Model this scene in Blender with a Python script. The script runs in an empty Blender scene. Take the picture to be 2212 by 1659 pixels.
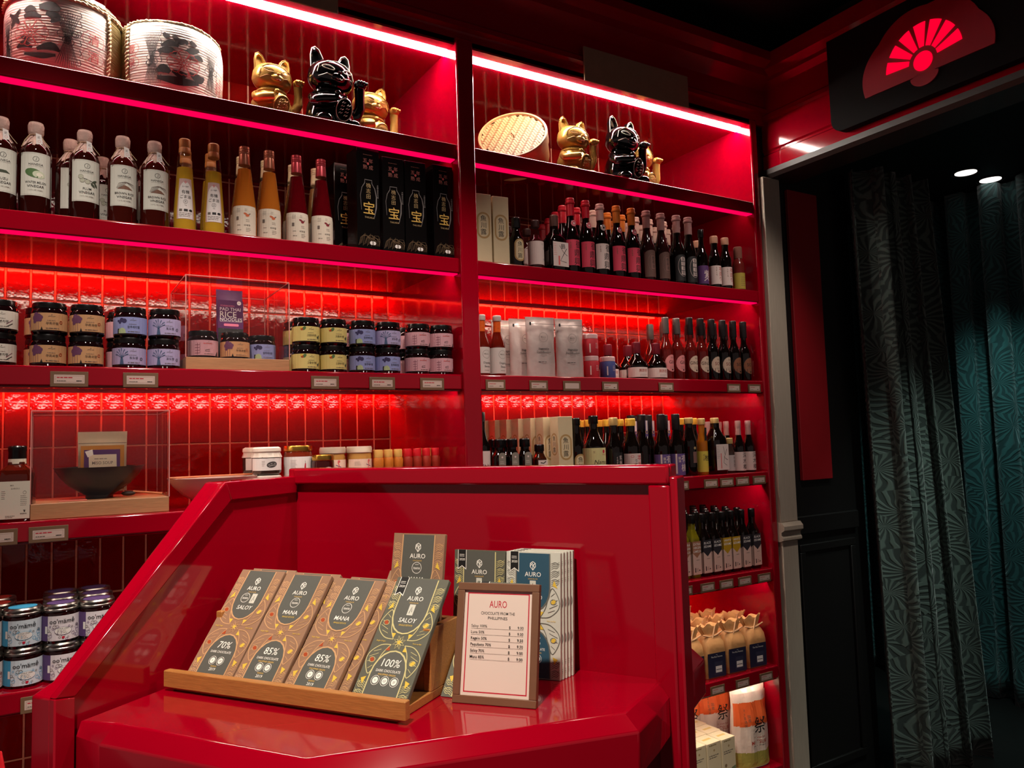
import bpy, bmesh, math, random
from mathutils import Vector, Matrix
random.seed(7)
sc = bpy.context.scene
C = sc.collection
PI = math.pi

# ------------------------------------------------------------------ camera
cam_d = bpy.data.cameras.new('camera'); cam = bpy.data.objects.new('camera', cam_d); C.objects.link(cam)
cam_d.sensor_fit = 'HORIZONTAL'; cam_d.sensor_width = 36.0; cam_d.lens = 36.0 * 1661 / 2212
cam_d.clip_start = 0.02
_y, _p, _r = math.radians(31.33), math.radians(4.12), math.radians(-1.678)
_f = Vector((math.sin(_y) * math.cos(_p), math.cos(_y) * math.cos(_p), math.sin(_p)))
_rt = Vector((math.cos(_y), -math.sin(_y), 0)); _up = _rt.cross(_f)
_r2 = math.cos(_r) * _rt + math.sin(_r) * _up; _u2 = -math.sin(_r) * _rt + math.cos(_r) * _up
cam.matrix_world = Matrix(((_r2.x, _u2.x, -_f.x, 0.0), (_r2.y, _u2.y, -_f.y, -2.0), (_r2.z, _u2.z, -_f.z, 1.42), (0, 0, 0, 1)))
sc.camera = cam

# ------------------------------------------------------------------ world, lamps, exposure
w = bpy.data.worlds.new('world'); sc.world = w; w.use_nodes = True
w.node_tree.nodes['Background'].inputs[0].default_value = (1.0, 0.75, 0.7, 1)
w.node_tree.nodes['Background'].inputs[1].default_value = 0.13
sc.view_settings.view_transform = 'Standard'; sc.view_settings.look = 'None'
sc.view_settings.exposure = 0.0; sc.view_settings.gamma = 1.0; sc.view_settings.use_curve_mapping = False

cy = sc.cycles
cy.max_bounces = 6; cy.diffuse_bounces = 3; cy.glossy_bounces = 3; cy.transmission_bounces = 5; cy.transparent_max_bounces = 16
cy.caustics_reflective = False; cy.caustics_refractive = False; cy.sample_clamp_indirect = 4.0

def spot(name, loc, target, watts, cone, col, rad=0.04, blend=0.6):
    d = bpy.data.lights.new(name, 'SPOT'); d.energy = watts; d.spot_size = math.radians(cone); d.spot_blend = blend
    d.color = col; d.shadow_soft_size = rad
    o = bpy.data.objects.new(name, d); C.objects.link(o); o.location = loc
    o.rotation_euler = (Vector(target) - Vector(loc)).to_track_quat('-Z', 'Y').to_euler()
    return o
WARM = (1.0, 0.86, 0.70); NEUT = (1.0, 0.85, 0.75)
spot('ceiling_spot_counter', (-0.25, -1.75, 2.9), (0.42, -0.92, 1.1), 215, 50, WARM)
for i, (x, p) in enumerate(((-0.02, 78), (0.72, 70), (1.42, 38), (2.08, 46))):
    spot('ceiling_spot_shelf_%d' % (i + 1), (x, -0.92, 2.94), (x + 0.02, 0.1, 1.05), p, 56, NEUT, blend=0.75)
spot('ceiling_spot_aisle', (1.75, -2.0, 2.92), (1.0, -1.0, 0.95), 60, 56, WARM, blend=0.8)
spot('ceiling_spot_curtain', (2.98, -1.1, 2.6), (3.22, -0.08, 0.15), 68, 50, (0.82, 1.0, 0.90), blend=0.9)
spot('ceiling_spot_passage', (3.55, -0.35, 2.6), (4.27, 0.25, 0.6), 40, 62, (0.50, 1.0, 0.96), blend=0.9)

# ------------------------------------------------------------------ materials
_M = {}
def s2l(c):
    return tuple(((x / 255) / 12.92 if x / 255 <= 0.04045 else ((x / 255 + 0.055) / 1.055) ** 2.4) for x in c)
def pm(name, rgb, rough=0.5, metal=0.0, spec=0.5, coat=0.0, trans=0.0, ior=1.5, noise=0.0, nscale=40, bump=0.0, bscale=60, emit=None, estr=0.0, sheen=0.0, stretch=None):
    """procedural principled material; rgb in 0-255 sRGB; noise = value variation; bump = fine relief"""
    if name in _M: return _M[name]
    m = bpy.data.materials.new(name); m.use_nodes = True; nt = m.node_tree; b = nt.nodes['Principled BSDF']
    c = s2l(rgb) + (1,)
    b.inputs['Base Color'].default_value = c
    b.inputs['Roughness'].default_value = rough; b.inputs['Metallic'].default_value = metal
    b.inputs['Specular IOR Level'].default_value = spec; b.inputs['IOR'].default_value = ior
    b.inputs['Coat Weight'].default_value = coat; b.inputs['Coat Roughness'].default_value = 0.04
    b.inputs['Transmission Weight'].default_value = trans
    if sheen: b.inputs['Sheen Weight'].default_value = sheen
    if emit:
        b.inputs['Emission Color'].default_value = tuple(emit) + (1,); b.inputs['Emission Strength'].default_value = estr
    if noise or bump:
        tc = nt.nodes.new('ShaderNodeTexCoord'); src = tc.outputs['Object']
        if stretch:
            mp = nt.nodes.new('ShaderNodeMapping'); mp.inputs['Scale'].default_value = stretch
            nt.links.new(src, mp.inputs[0]); src = mp.outputs[0]
        if noise:
            n = nt.nodes.new('ShaderNodeTexNoise'); n.inputs['Scale'].default_value = nscale; n.inputs['Detail'].default_value = 3
            nt.links.new(src, n.inputs['Vector'])
            mx = nt.nodes.new('ShaderNodeMix'); mx.data_type = 'RGBA'
            mx.inputs[6].default_value = tuple(max(0, x * (1 - noise)) for x in c[:3]) + (1,)
            mx.inputs[7].default_value = tuple(min(1, x * (1 + noise)) for x in c[:3]) + (1,)
            nt.links.new(n.outputs['Fac'], mx.inputs[0]); nt.links.new(mx.outputs[2], b.inputs['Base Color'])
        if bump:
            n2 = nt.nodes.new('ShaderNodeTexNoise'); n2.inputs['Scale'].default_value = bscale; n2.inputs['Detail'].default_value = 2
            nt.links.new(src, n2.inputs['Vector'])
            bp = nt.nodes.new('ShaderNodeBump'); bp.inputs['Strength'].default_value = bump; bp.inputs['Distance'].default_value = 0.01
            nt.links.new(n2.outputs['Fac'], bp.inputs['Height']); nt.links.new(bp.outputs[0], b.inputs['Normal'])
    _M[name] = m
    return m
def clear(name, tint=(1, 1, 1), f=0.03, rough=0.02):
    """thin clear glass / acrylic: see-through with a mirror-like skin"""
    if name in _M: return _M[name]
    m = bpy.data.materials.new(name); m.use_nodes = True; nt = m.node_tree
    nt.nodes.remove(nt.nodes['Principled BSDF']); out = nt.nodes['Material Output']
    t = nt.nodes.new('ShaderNodeBsdfTransparent'); t.inputs[0].default_value = tint + (1,)
    g = nt.nodes.new('ShaderNodeBsdfGlossy'); g.inputs['Roughness'].default_value = rough
    lf = nt.nodes.new('ShaderNodeLayerWeight'); pw = nt.nodes.new('ShaderNodeMath'); pw.operation = 'POWER'; pw.inputs[1].default_value = 4.0
    lw = nt.nodes.new('ShaderNodeMath'); lw.operation = 'MULTIPLY_ADD'; lw.inputs[1].default_value = 0.55; lw.inputs[2].default_value = f
    nt.links.new(lf.outputs['Facing'], pw.inputs[0]); nt.links.new(pw.outputs[0], lw.inputs[0])
    mx = nt.nodes.new('ShaderNodeMixShader')
    nt.links.new(lw.outputs[0], mx.inputs[0]); nt.links.new(t.outputs[0], mx.inputs[1]); nt.links.new(g.outputs[0], mx.inputs[2])
    nt.links.new(mx.outputs[0], out.inputs[0])
    _M[name] = m
    return m
def emis(name, col, s):
    if name in _M: return _M[name]
    m = bpy.data.materials.new(name); m.use_nodes = True; nt = m.node_tree
    nt.nodes.remove(nt.nodes['Principled BSDF']); e = nt.nodes.new('ShaderNodeEmission')
    e.inputs[0].default_value = tuple(col) + (1,); e.inputs[1].default_value = s
    nt.links.new(e.outputs[0], nt.nodes['Material Output'].inputs[0]); _M[name] = m
    return m

RED = pm('red_lacquer', (152, 0, 25), 0.10, coat=0.35, noise=0.05, nscale=3, bump=0.012, bscale=14)
TILE = pm('glazed_red_tile', (116, 8, 6), 0.07, spec=0.5, noise=0.22, nscale=25, bump=0.09, bscale=38)
GROUT = pm('grout', (206, 136, 110), 0.85, noise=0.15, nscale=120, bump=0.2, bscale=300)
BLACKP = pm('black_paint', (10, 10, 10), 0.6, noise=0.2, nscale=8)
LED_W = emis('led_white', (1.0, 0.86, 0.70), 38.0)
LED_W3 = emis('led_white_bright', (1.0, 0.86, 0.70), 38.0)
LED_R2 = emis('led_white_rear', (1.0, 0.82, 0.60), 7.0)
LED_S1 = emis('led_white_dim', (1.0, 0.86, 0.70), 16.0)
LED_B = emis('led_red_wall_wash', (1.0, 0.035, 0.015), 95.0)
LED_TOP = emis('led_white_top', (1.0, 0.93, 0.82), 112.0)
LED_R = emis('led_red_diffuser', (1.0, 0.0, 0.085), 1.05)
WOOD = pm('oak_wood', (176, 118, 62), 0.45, noise=0.28, nscale=60, bump=0.06, bscale=90, stretch=(0.6, 6, 6))
WOODD = pm('brown_wood', (128, 92, 66), 0.5, noise=0.2, nscale=60, stretch=(0.6, 6, 6))
PAPER = pm('cream_paper', (226, 216, 196), 0.75, noise=0.03, nscale=90)
WHITE = pm('white_paper', (236, 232, 228), 0.7, noise=0.03, nscale=90)
INK = pm('black_ink', (16, 15, 16), 0.6)
GREYINK = pm('grey_ink', (110, 100, 92), 0.7)
REDINK = pm('red_ink', (190, 24, 52), 0.6)
PINKINK = pm('coral_ink', (214, 96, 96), 0.6)
GOLDINK = pm('gold_foil', (226, 184, 92), 0.4)
WHITEINK = pm('white_ink', (240, 238, 232), 0.6)
BROWNINK = pm('brown_ink', (120, 84, 66), 0.7)
GREENINK = pm('green_ink', (74, 110, 60), 0.7)
BLUEINK = pm('blue_ink', (38, 52, 110), 0.7)
PURPLEINK = pm('purple_ink', (84, 46, 104), 0.7)
DARKGLASS = pm('dark_soy_glass', (14, 7, 5), 0.04, coat=0.4, noise=0.1)
BROWNGLASS = pm('brown_vinegar_glass', (42, 9, 6), 0.04, coat=0.4, noise=0.1)
JARDARK = pm('dark_jam_glass', (22, 6, 8), 0.05, coat=0.4, noise=0.1)
BLACKCAP = pm('black_lid', (14, 12, 12), 0.25, noise=0.1)
CLEAR = clear('clear_glass', (0.93, 0.95, 0.93))
ACRYL = clear('clear_acrylic', (0.97, 0.96, 0.96))
SILVER = pm('silver_lid', (196, 192, 186), 0.28, metal=1.0, noise=0.05)
GOLDLID = pm('gold_lid', (206, 160, 70), 0.28, metal=1.0, noise=0.05)

# ------------------------------------------------------------------ mesh helpers
class MB:
    def __init__(s): s.v = []; s.f = []; s.mi = []; s.mats = []
    def m(s, mat):
        if mat not in s.mats: s.mats.append(mat)
        return s.mats.index(mat)
    def add(s, vs, fs, mat):
        b = len(s.v); i = s.m(mat); s.v += [tuple(v) for v in vs]
        for f in fs: s.f.append([b + k for k in f]); s.mi.append(i)
        return s
    def box(s, x0, x1, y0, y1, z0, z1, mat):
        return s.add([(x0, y0, z0), (x1, y0, z0), (x1, y1, z0), (x0, y1, z0), (x0, y0, z1), (x1, y0, z1), (x1, y1, z1), (x0, y1, z1)],
                     [(0, 3, 2, 1), (4, 5, 6, 7), (0, 1, 5, 4), (1, 2, 6, 5), (2, 3, 7, 6), (3, 0, 4, 7)], mat)
    def cbox(s, x0, x1, y0, y1, z0, z1, c, mat):
        """box with chamfered edges"""
        def ring(z, i):
            a, b, d, e = x0 + i, x1 - i, y0 + i, y1 - i
            k = c
            return [(a + k, d, z), (b - k, d, z), (b, d + k, z), (b, e - k, z), (b - k, e, z), (a + k, e, z), (a, e - k, z), (a, d + k, z)]
        rs = [ring(z0, c * .7), ring(z0 + c, 0), ring(z1 - c, 0), ring(z1, c * .7)]
        return s.loft(rs, mat, True)
    def loft(s, rings, mat, caps=False, closed=True):
        n = len(rings[0]); vs = [p for r in rings for p in r]; fs = []
        for i in range(len(rings) - 1):
            for j in range(n if closed else n - 1):
                k = (j + 1) % n
                fs.append((i * n + j, i * n + k, (i + 1) * n + k, (i + 1) * n + j))
        if caps:
            fs.append(tuple(range(n - 1, -1, -1))); fs.append(tuple((len(rings) - 1) * n + j for j in range(n)))
        return s.add(vs, fs, mat)
    def lathe(s, prof, mat, seg=24, sq=0, caps=True, wob=None, cx=0, cy=0, ry=1.0):
        rings = []
        for r, z in prof:
            ring = []
            for j in range(seg):
                a = 2 * PI * j / seg + (PI / seg if sq else 0)
                c, sn = math.cos(a), math.sin(a); k = 1.0
                if sq: k = 1.0 / (abs(c) ** sq + abs(sn) ** sq) ** (1.0 / sq)
                if wob: k *= wob(a, z)
                ring.append((cx + r * k * c, cy + r * k * sn * ry, z))
            rings.append(ring)
        return s.loft(rings, mat, caps)
    def tube(s, pts, r, mat, seg=8, caps=True):
        pts = [Vector(p) for p in pts]; rings = []; n = len(pts)
        prev = None
        for i, p in enumerate(pts):
            d = (pts[min(i + 1, n - 1)] - pts[max(i - 1, 0)]).normalized()
            if prev is None:
                a = Vector((0, 0, 1)) if abs(d.z) < 0.9 else Vector((1, 0, 0))
                u = d.cross(a).normalized()
            else:
                u = (prev - d * prev.dot(d)).normalized()
            prev = u; v = d.cross(u)
            rr = r[i] if isinstance(r, (list, tuple)) else r
            rings.append([tuple(p + rr * (math.cos(2 * PI * j / seg) * u + math.sin(2 * PI * j / seg) * v)) for j in range(seg)])
        return s.loft(rings, mat, caps)
    def ell(s, c, rx, ry, rz, mat, seg=18, rings=10, rot=None):
        vs = []; fs = []
        for i in range(rings + 1):
            t = PI * i / rings
            for j in range(seg):
                a = 2 * PI * j / seg
                p = Vector((rx * math.sin(t) * math.cos(a), ry * math.sin(t) * math.sin(a), rz * math.cos(t)))
                if rot: p = rot @ p
                vs.append((c[0] + p.x, c[1] + p.y, c[2] + p.z))
        for i in range(rings):
            for j in range(seg):
                k = (j + 1) % seg
                fs.append((i * seg + j, (i + 1) * seg + j, (i + 1) * seg + k, i * seg + k))
        return s.add(vs, fs, mat)
    def prism(s, poly, z0, z1, mat):
        """poly: list of (x,y) counter-clockwise"""
        return s.loft([[(x, y, z0) for x, y in poly], [(x, y, z1) for x, y in poly]], mat, True)
    def mesh(s, name, ang=38, smooth=True):
        me = bpy.data.meshes.new(name); me.from_pydata(s.v, [], s.f)
        for m in s.mats: me.materials.append(m)
        me.polygons.foreach_set('material_index', s.mi)
        if smooth:
            me.polygons.foreach_set('use_smooth', [True] * len(s.f)); me.update()
            me.set_sharp_from_angle(angle=math.radians(ang))
        me.update(); return me
    def obj(s, name, parent=None, loc=(0, 0, 0), rot=(0, 0, 0), ang=27, bevel=0):
        o = bpy.data.objects.new(name, s.mesh(name, ang)); C.objects.link(o); o.parent = parent
        o.location = loc; o.rotation_euler = rot
        if bevel:
            b = o.modifiers.new('bevel', 'BEVEL'); b.width = bevel; b.segments = 2; b.limit_method = 'ANGLE'; b.angle_limit = math.radians(40)
        return o

def tag(o, label, cat, group=None, kind=None):
    if label: o['label'] = label
    if cat: o['category'] = cat
    if group: o['group'] = group
    if kind: o['kind'] = kind
    return o
def empty(name, loc=(0, 0, 0), rz=0.0):
    o = bpy.data.objects.new(name, None); C.objects.link(o); o.location = loc; o.rotation_euler = (0, 0, rz)
    o.empty_display_size = 0.03
    return o
_KIDS = {}
def copy_tree(o, parent=None):
    c = o.copy(); C.objects.link(c); c.parent = parent
    for ch in o.children: copy_tree(ch, c)
    return c
_PROTO = {}
def place(kind, x, y, z, rz, label, cat, group=None, build=None, tilt=None, scale=None):
    """put one thing of a kind; the first call builds it, later calls copy it with all its parts"""
    if kind in _PROTO: o = copy_tree(_PROTO[kind])
    else:
        o = build() if build else KINDS[kind](); _PROTO[kind] = o
    if 'group' in o: del o['group']
    o.location = (x, y, z); o.rotation_euler = (0, 0, math.radians(rz))
    if tilt is not None: o.matrix_world = tilt
    o.scale = (scale, scale, scale) if scale else (1, 1, 1)
    return tag(o, label, cat, group)

# --- flat print (lettering, labels): drawn as (x,z) shapes, then laid on a flat, round or tapered surface
_TX = {}
def glyphs(t):
    if t not in _TX:
        cu = bpy.data.curves.new('t', 'FONT'); cu.body = t; cu.resolution_u = 2; cu.offset = 0.005
        ob = bpy.data.objects.new('t', cu); me = bpy.data.meshes.new_from_object(ob)
        vs = [(v.co.x, v.co.y) for v in me.vertices]; fs = [tuple(p.vertices) for p in me.polygons]
        xs = [v[0] for v in vs] or [0]
        _TX[t] = (vs, fs, min(xs), max(xs))
        bpy.data.objects.remove(ob); bpy.data.curves.remove(cu); bpy.data.meshes.remove(me)
    return _TX[t]
def shape(e):
    """returns (verts2d, faces, material) for one print entry"""
    k = e[0]
    if k == 't':      # text: x, z, size, mat, [width limit], [shear], [bold]
        _, t, x, z, sz, mat = e[:6]; wl = e[6] if len(e) > 6 else None; sh = e[7] if len(e) > 7 else 0; al = e[8] if len(e) > 8 else 'c'
        vs, fs, a, b = glyphs(t); kx = sz
        if wl and (b - a) * sz > wl: kx = wl / (b - a)
        off = (a + b) / 2 if al == 'c' else (a if al == 'l' else b)
        return [(x + (v[0] - off) * kx + sh * v[1] * sz, z + (v[1] - 0.35) * sz) for v in vs], fs, mat
    if k == 'v':      # vertical text: x, z top, size, mat
        _, t, x, z, sz, mat = e[:6]; V = []; F = []
        for i, ch in enumerate(t):
            vs, fs, a, b = glyphs(ch); o = len(V)
            V += [(x + (v[0] - (a + b) / 2) * sz, z - (i + 0.85) * sz * 1.05 + v[1] * sz) for v in vs]; F += [tuple(o + q for q in f) for f in fs]
        return V, F, mat
    if k == 'r':
        _, x0, x1, z0, z1, mat = e
        return [(x0, z0), (x1, z0), (x1, z1), (x0, z1)], [(0, 1, 2, 3)], mat
    if k == 'c':
        _, x, z, r, mat = e[:5]; rz = e[5] if len(e) > 5 else r; rot = e[6] if len(e) > 6 else 0
        n = 18; P = []
        for j in range(n):
            a, b = r * math.cos(2 * PI * j / n), rz * math.sin(2 * PI * j / n)
            P.append((x + a * math.cos(rot) - b * math.sin(rot), z + a * math.sin(rot) + b * math.cos(rot)))
        return P, [tuple(range(n))], mat
    if k == 'o':
        _, x, z, r, wd, mat = e[:6]; rz = e[6] if len(e) > 6 else r
        n = 22; V = [(x + r * math.cos(2 * PI * j / n), z + rz * math.sin(2 * PI * j / n)) for j in range(n)]
        V += [(x + (r - wd) * math.cos(2 * PI * j / n), z + (rz - wd) * math.sin(2 * PI * j / n)) for j in range(n)]
        return V, [(j, (j + 1) % n, n + (j + 1) % n, n + j) for j in range(n)], mat
    if k == 'p':
        return list(e[1]), [tuple(range(len(e[1])))], e[2]
    if k == 's':      # smooth brush stroke: spline through the points, widths blended
        pts, wd, mat = e[1], e[2], e[3]; Q = []; W_ = []; n = len(pts)
        for i in range(n - 1):
            p0, p1_, p2_, p3 = pts[max(i - 1, 0)], pts[i], pts[i + 1], pts[min(i + 2, n - 1)]
            for j in range(5):
                t = j / 5
                Q.append(tuple(0.5 * (2 * p1_[c] + (p2_[c] - p0[c]) * t + (2 * p0[c] - 5 * p1_[c] + 4 * p2_[c] - p3[c]) * t * t + (3 * p1_[c] - p0[c] - 3 * p2_[c] + p3[c]) * t ** 3) for c in (0, 1)))
                u = t * t * (3 - 2 * t); W_.append(wd[i] + (wd[i + 1] - wd[i]) * u)
        Q.append(pts[-1]); W_.append(wd[-1]); e = ('l', Q, W_, mat); k = 'l'
    if k == 'l':
        pts, wd, mat = e[1], e[2], e[3]; V = []; F = []
        for i in range(len(pts)):
            a = pts[max(i - 1, 0)]; b = pts[min(i + 1, len(pts) - 1)]
            dx, dz = b[0] - a[0], b[1] - a[1]; L = math.hypot(dx, dz) or 1
            w2 = (wd[i] if isinstance(wd, list) else wd) / 2
            V += [(pts[i][0] - dz / L * w2, pts[i][1] + dx / L * w2), (pts[i][0] + dz / L * w2, pts[i][1] - dx / L * w2)]
        for i in range(len(pts) - 1): F.append((2 * i, 2 * i + 1, 2 * i + 3, 2 * i + 2))
        return V, F, mat
    if k == 'g':      # blocks of type too small to read: x0,x1,z,n,dz,h,mat
        _, x0, x1, z, n, dz, h, mat = e; V = []; F = []; rr = random.Random(int(x0 * 9999) + n)
        for i in range(n):
            zz = z - i * dz; x = x0; xe = x1 - (x1 - x0) * rr.random() * 0.3
            while x < xe:
                L = min((x1 - x0) * rr.uniform(0.1, 0.25), xe - x); o = len(V)
                V += [(x, zz), (x + L, zz), (x + L, zz + h), (x, zz + h)]; F.append((o, o + 1, o + 2, o + 3)); x += L + (x1 - x0) * 0.04
        return V, F, mat
def flat(y0):
    return lambda x, z, e: (x, y0 - e, z)
def cyl(rf, tw=0.0):
    """wrap around a round body; rf radius or function of height"""
    r0 = rf(0.05) if callable(rf) else rf
    def f(x, z, e):
        r = rf(z) if callable(rf) else rf
        a = x / r0 + tw
        return ((r + e) * math.sin(a), -(r + e) * math.cos(a), z)
    f.step = r0 * 0.22
    return f
def printed(name, entries, mapf, parent, eps=0.0004, zs=None, thick=True):
    """one mesh with the given flat shapes laid on a surface; later shapes lie on top of earlier ones"""
    bm = bmesh.new(); mats = []
    for i, e in enumerate(entries):
        V, F, mat = shape(e)
        if mat not in mats: mats.append(mat)
        mi = mats.index(mat); lv = eps + min(0.00005, 0.0009 / len(entries)) * i
        bv = [bm.verts.new((x, lv, z)) for x, z in V]
        for f in F:
            try:
                fc = bm.faces.new([bv[q] for q in f]); fc.material_index = mi
            except ValueError: pass
    st = getattr(mapf, 'step', None)
    if bm.verts and (st or zs):
        big = [f for f in bm.faces if len(f.verts) > 4]
        xs = [v.co.x for v in bm.verts]
        if st:
            k = math.ceil(min(xs) / st)
            while k * st < max(xs):
                bmesh.ops.bisect_plane(bm, geom=bm.verts[:] + bm.edges[:] + bm.faces[:], plane_co=(k * st, 0, 0), plane_no=(1, 0, 0)); k += 1
        for z in (zs or []):
            bmesh.ops.bisect_plane(bm, geom=bm.verts[:] + bm.edges[:] + bm.faces[:], plane_co=(0, 0, z), plane_no=(0, 0, 1))
    for f in bm.faces:
        pass
    for v in bm.verts: v.co = mapf(v.co.x, v.co.z, v.co.y)
    bm.normal_update()
    me = bpy.data.meshes.new(name); bm.to_mesh(me); bm.free()
    for m in mats: me.materials.append(m)
    o = bpy.data.objects.new(name, me); C.objects.link(o); o.parent = parent
    return o
def arch(x0, x1, z0, z1, n=10, top=True, k=1.0):
    """rectangle with a rounded top (or bottom)"""
    cx, r = (x0 + x1) / 2, (x1 - x0) / 2; P = []
    if top:
        P = [(x0, z0), (x1, z0)]
        for j in range(n + 1):
            a = PI * j / n; P.append((cx + r * math.cos(a), z1 - r * k + r * k * math.sin(a)))
    else:
        P = [(x1, z1), (x0, z1)]
        for j in range(n + 1):
            a = PI + PI * j / n; P.append((cx + r * math.cos(a), z0 + r * k + r * k * math.sin(a)))
    return P
def rrect(x0, x1, z0, z1, r, n=5):
    P = []
    for cx, cz, a0 in ((x1 - r, z0 + r, -PI / 2), (x1 - r, z1 - r, 0), (x0 + r, z1 - r, PI / 2), (x0 + r, z0 + r, PI)):
        for j in range(n + 1):
            a = a0 + PI / 2 * j / n; P.append((cx + r * math.cos(a), cz + r * math.sin(a)))
    return P
KINDS = {}

# ------------------------------------------------------------------ the setting
ZS = [None, 2.31, 1.962, 1.615, 1.272, 0.912, 0.556, 0.20]      # shelf heights, top to bottom
XL0, XL1, XR0, XR1 = -0.16, 1.046, 1.104, 2.335                 # the two bays
YB = 0.557                                                      # face of the back wall
FLOORM = pm('dark_floor', (22, 17, 16), 0.45, noise=0.3, nscale=6, bump=0.05, bscale=30)
tag(MB().box(-3.0, 6.5, -4.5, 3.0, -0.05, 0.0, FLOORM).obj('floor'), 'dark floor of the shop', None, kind='structure')
tag(MB().box(-3.0, 6.5, -4.5, 3.0, 2.98, 3.05, BLACKP).obj('ceiling'), 'black painted ceiling above the red fascia', None, kind='structure')
tile_m = MB(); _a, _b, _d = 0.0280, 0.1036, 0.008
_i = 0.0018
tile_m.loft([[(-_a, 0, -_b), (_a, 0, -_b), (_a, 0, _b), (-_a, 0, _b)], [(-_a, -_d + 0.002, -_b), (_a, -_d + 0.002, -_b), (_a, -_d + 0.002, _b), (-_a, -_d + 0.002, _b)],
             [(-_a + _i, -_d, -_b + _i), (_a - _i, -_d, -_b + _i), (_a - _i, -_d, _b - _i), (-_a + _i, -_d, _b - _i)]], TILE)
tile_m.add([(-_a + _i, -_d, -_b + _i), (_a - _i, -_d, -_b + _i), (_a - _i, -_d, _b - _i), (-_a + _i, -_d, _b - _i)], [(0, 1, 2, 3)], TILE)
tile_me = tile_m.mesh('tile', smooth=False)
def tiled_wall(name, x0, x1, label):
    wl = MB().box(x0 - 0.03, x1 + 0.03, YB + 0.0022, YB + 0.06, 0.0, 2.9, GROUT).obj(name)
    tag(wl, label, None, kind='structure')
    n = round((x1 - x0) / 0.0603); p = (x1 - x0) / n
    for r in range(-1, 12):
        zc = 0.59 + 0.2112 * (r - 1) + 0.1056
        if zc < 0.1 or zc > 2.75: continue
        for k in range(n):
            t = bpy.data.objects.new('tile', tile_me); C.objects.link(t); t.parent = wl
            t.location = (x0 + p * (k + 0.5), YB + 0.0085, zc)
            t.rotation_euler = (random.uniform(-0.004, 0.004), 0, random.uniform(-0.004, 0.004)); t.scale = (p / 0.0603, 1, 1)
    return wl
tiled_wall('wall_back_left', XL0, XL1, 'red glazed tile wall behind the shelves left of the post')
tiled_wall('wall_back_right', XR0, XR1, 'red glazed tile wall behind the shelves right of the post')

# --- built-in shelving: one fixture, shelves / posts / cornice / light strips are its parts
unit = tag(empty('display_shelving', (0, 0, 0)), 'glossy red built-in wall shelving with two lit bays', 'shelving')
LIP = 0.046
for bi, (x0, x1) in enumerate(((XL0, XL1), (XR0, XR1))):
    for i in range(1, 8):
        z = ZS[i]
        sh = MB().box(x0 - 0.002, x1 + 0.002, 0.03, YB, z - 0.018, z, RED).obj('shelf', unit)
        MB().box(x0 - 0.002, x1 + 0.002, 0.0, 0.036, z - LIP, z, RED).obj('front_lip', sh, bevel=0.004)
        if i < 7:
            MB().box(x0 + 0.01, x1 - 0.01, 0.042, 0.053, z - 0.0205, z - 0.0183, LED_S1 if i == 1 or (bi == 0 and i == 4) else (LED_W3 if i == 3 and bi == 0 else LED_W)).obj('light_strip', sh)  # left bay's fourth-shelf strip is added to brighten the tiles below
            if i == 2: MB().box(x0 + 0.01, x1 - 0.01, 0.0365, 0.039, z - LIP + 0.008, z - 0.024, LED_R2).obj('rear_light_strip', sh)
            if i in (2, 3) or (i == 5 and bi == 1):
                MB().box(x0 + 0.01, x1 - 0.01, 0.528, 0.538, z - 0.0215, z - 0.0183, LED_B).obj('wall_wash_strip', sh)
                MB().box(x0, x1, 0.518, 0.521, z - 0.0262, z - 0.018, RED).obj('strip_valance', sh)
            MB().box(x0 + 0.004, x1 - 0.004, 0.004, 0.033, z - LIP - 0.003, z - LIP - 0.0002, LED_R if i < 3 else RED).obj('under_edge_strip', sh)
    MB().box(x0, x1, 0.045, 0.066, 2.612, 2.618, LED_TOP).obj('top_light_strip', unit)
    MB().box(x0 - 0.002, x1 + 0.002, 0.0, YB + 0.01, 2.6185, 2.64, RED).obj('soffit', unit)
MB().box(XL1, XR0, -0.014, YB, 0.0, 2.64, RED).obj('centre_post', unit, bevel=0.005)
MB().box(XL0 - 0.06, XL0, -0.006, YB, 0.0, 2.64, RED).obj('side_panel', unit, bevel=0.005)
MB().box(XR1, XR1 + 0.035, -0.006, YB, 0.0, 2.64, RED).obj('side_panel', unit, bevel=0.005)
# header board and stepped cornice
def xprism(prof, x0, x1, mat):
    return MB().loft([[(x0, y, z) for y, z in prof], [(x1, y, z) for y, z in prof]], mat, True)
head = xprism([(0.0, 2.625), (0.0, 2.668), (-0.018, 2.672), (-0.018, 2.688), (-0.006, 2.70), (-0.006, 2.765), (-0.03, 2.785), (-0.055, 2.80), (-0.06, 2.825), (-0.09, 2.845), (-0.09, 2.88), (0.2, 2.88), (0.2, 2.625)][::-1], XL0 - 0.06, 2.47, RED).obj('cornice', unit, ang=25)
PLAQ = pm('dark_brown_board', (150, 120, 98), 0.6, noise=0.15, nscale=30)
def plaque(x0, x1, label):
    t = tag(empty('header_board', ((x0 + x1) / 2, -0.026, 2.60)), label, 'board')
    w2 = (x1 - x0) / 2
    MB().cbox(-w2, w2, -0.006, 0.0, 0.0, 0.118, 0.0015, PLAQ).obj('panel', t)
    for sx in (-1, 1): MB().box(sx * w2 * 0.8 - 0.008, sx * w2 * 0.8 + 0.008, 0.0, 0.021, 0.075, 0.095, PLAQ).obj('bracket', t)
plaque(1.515, 1.985, 'blank dark brown board over the right bay light')
plaque(0.20, 0.675, 'blank dark brown board cut off by the top edge over the left bay')

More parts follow.
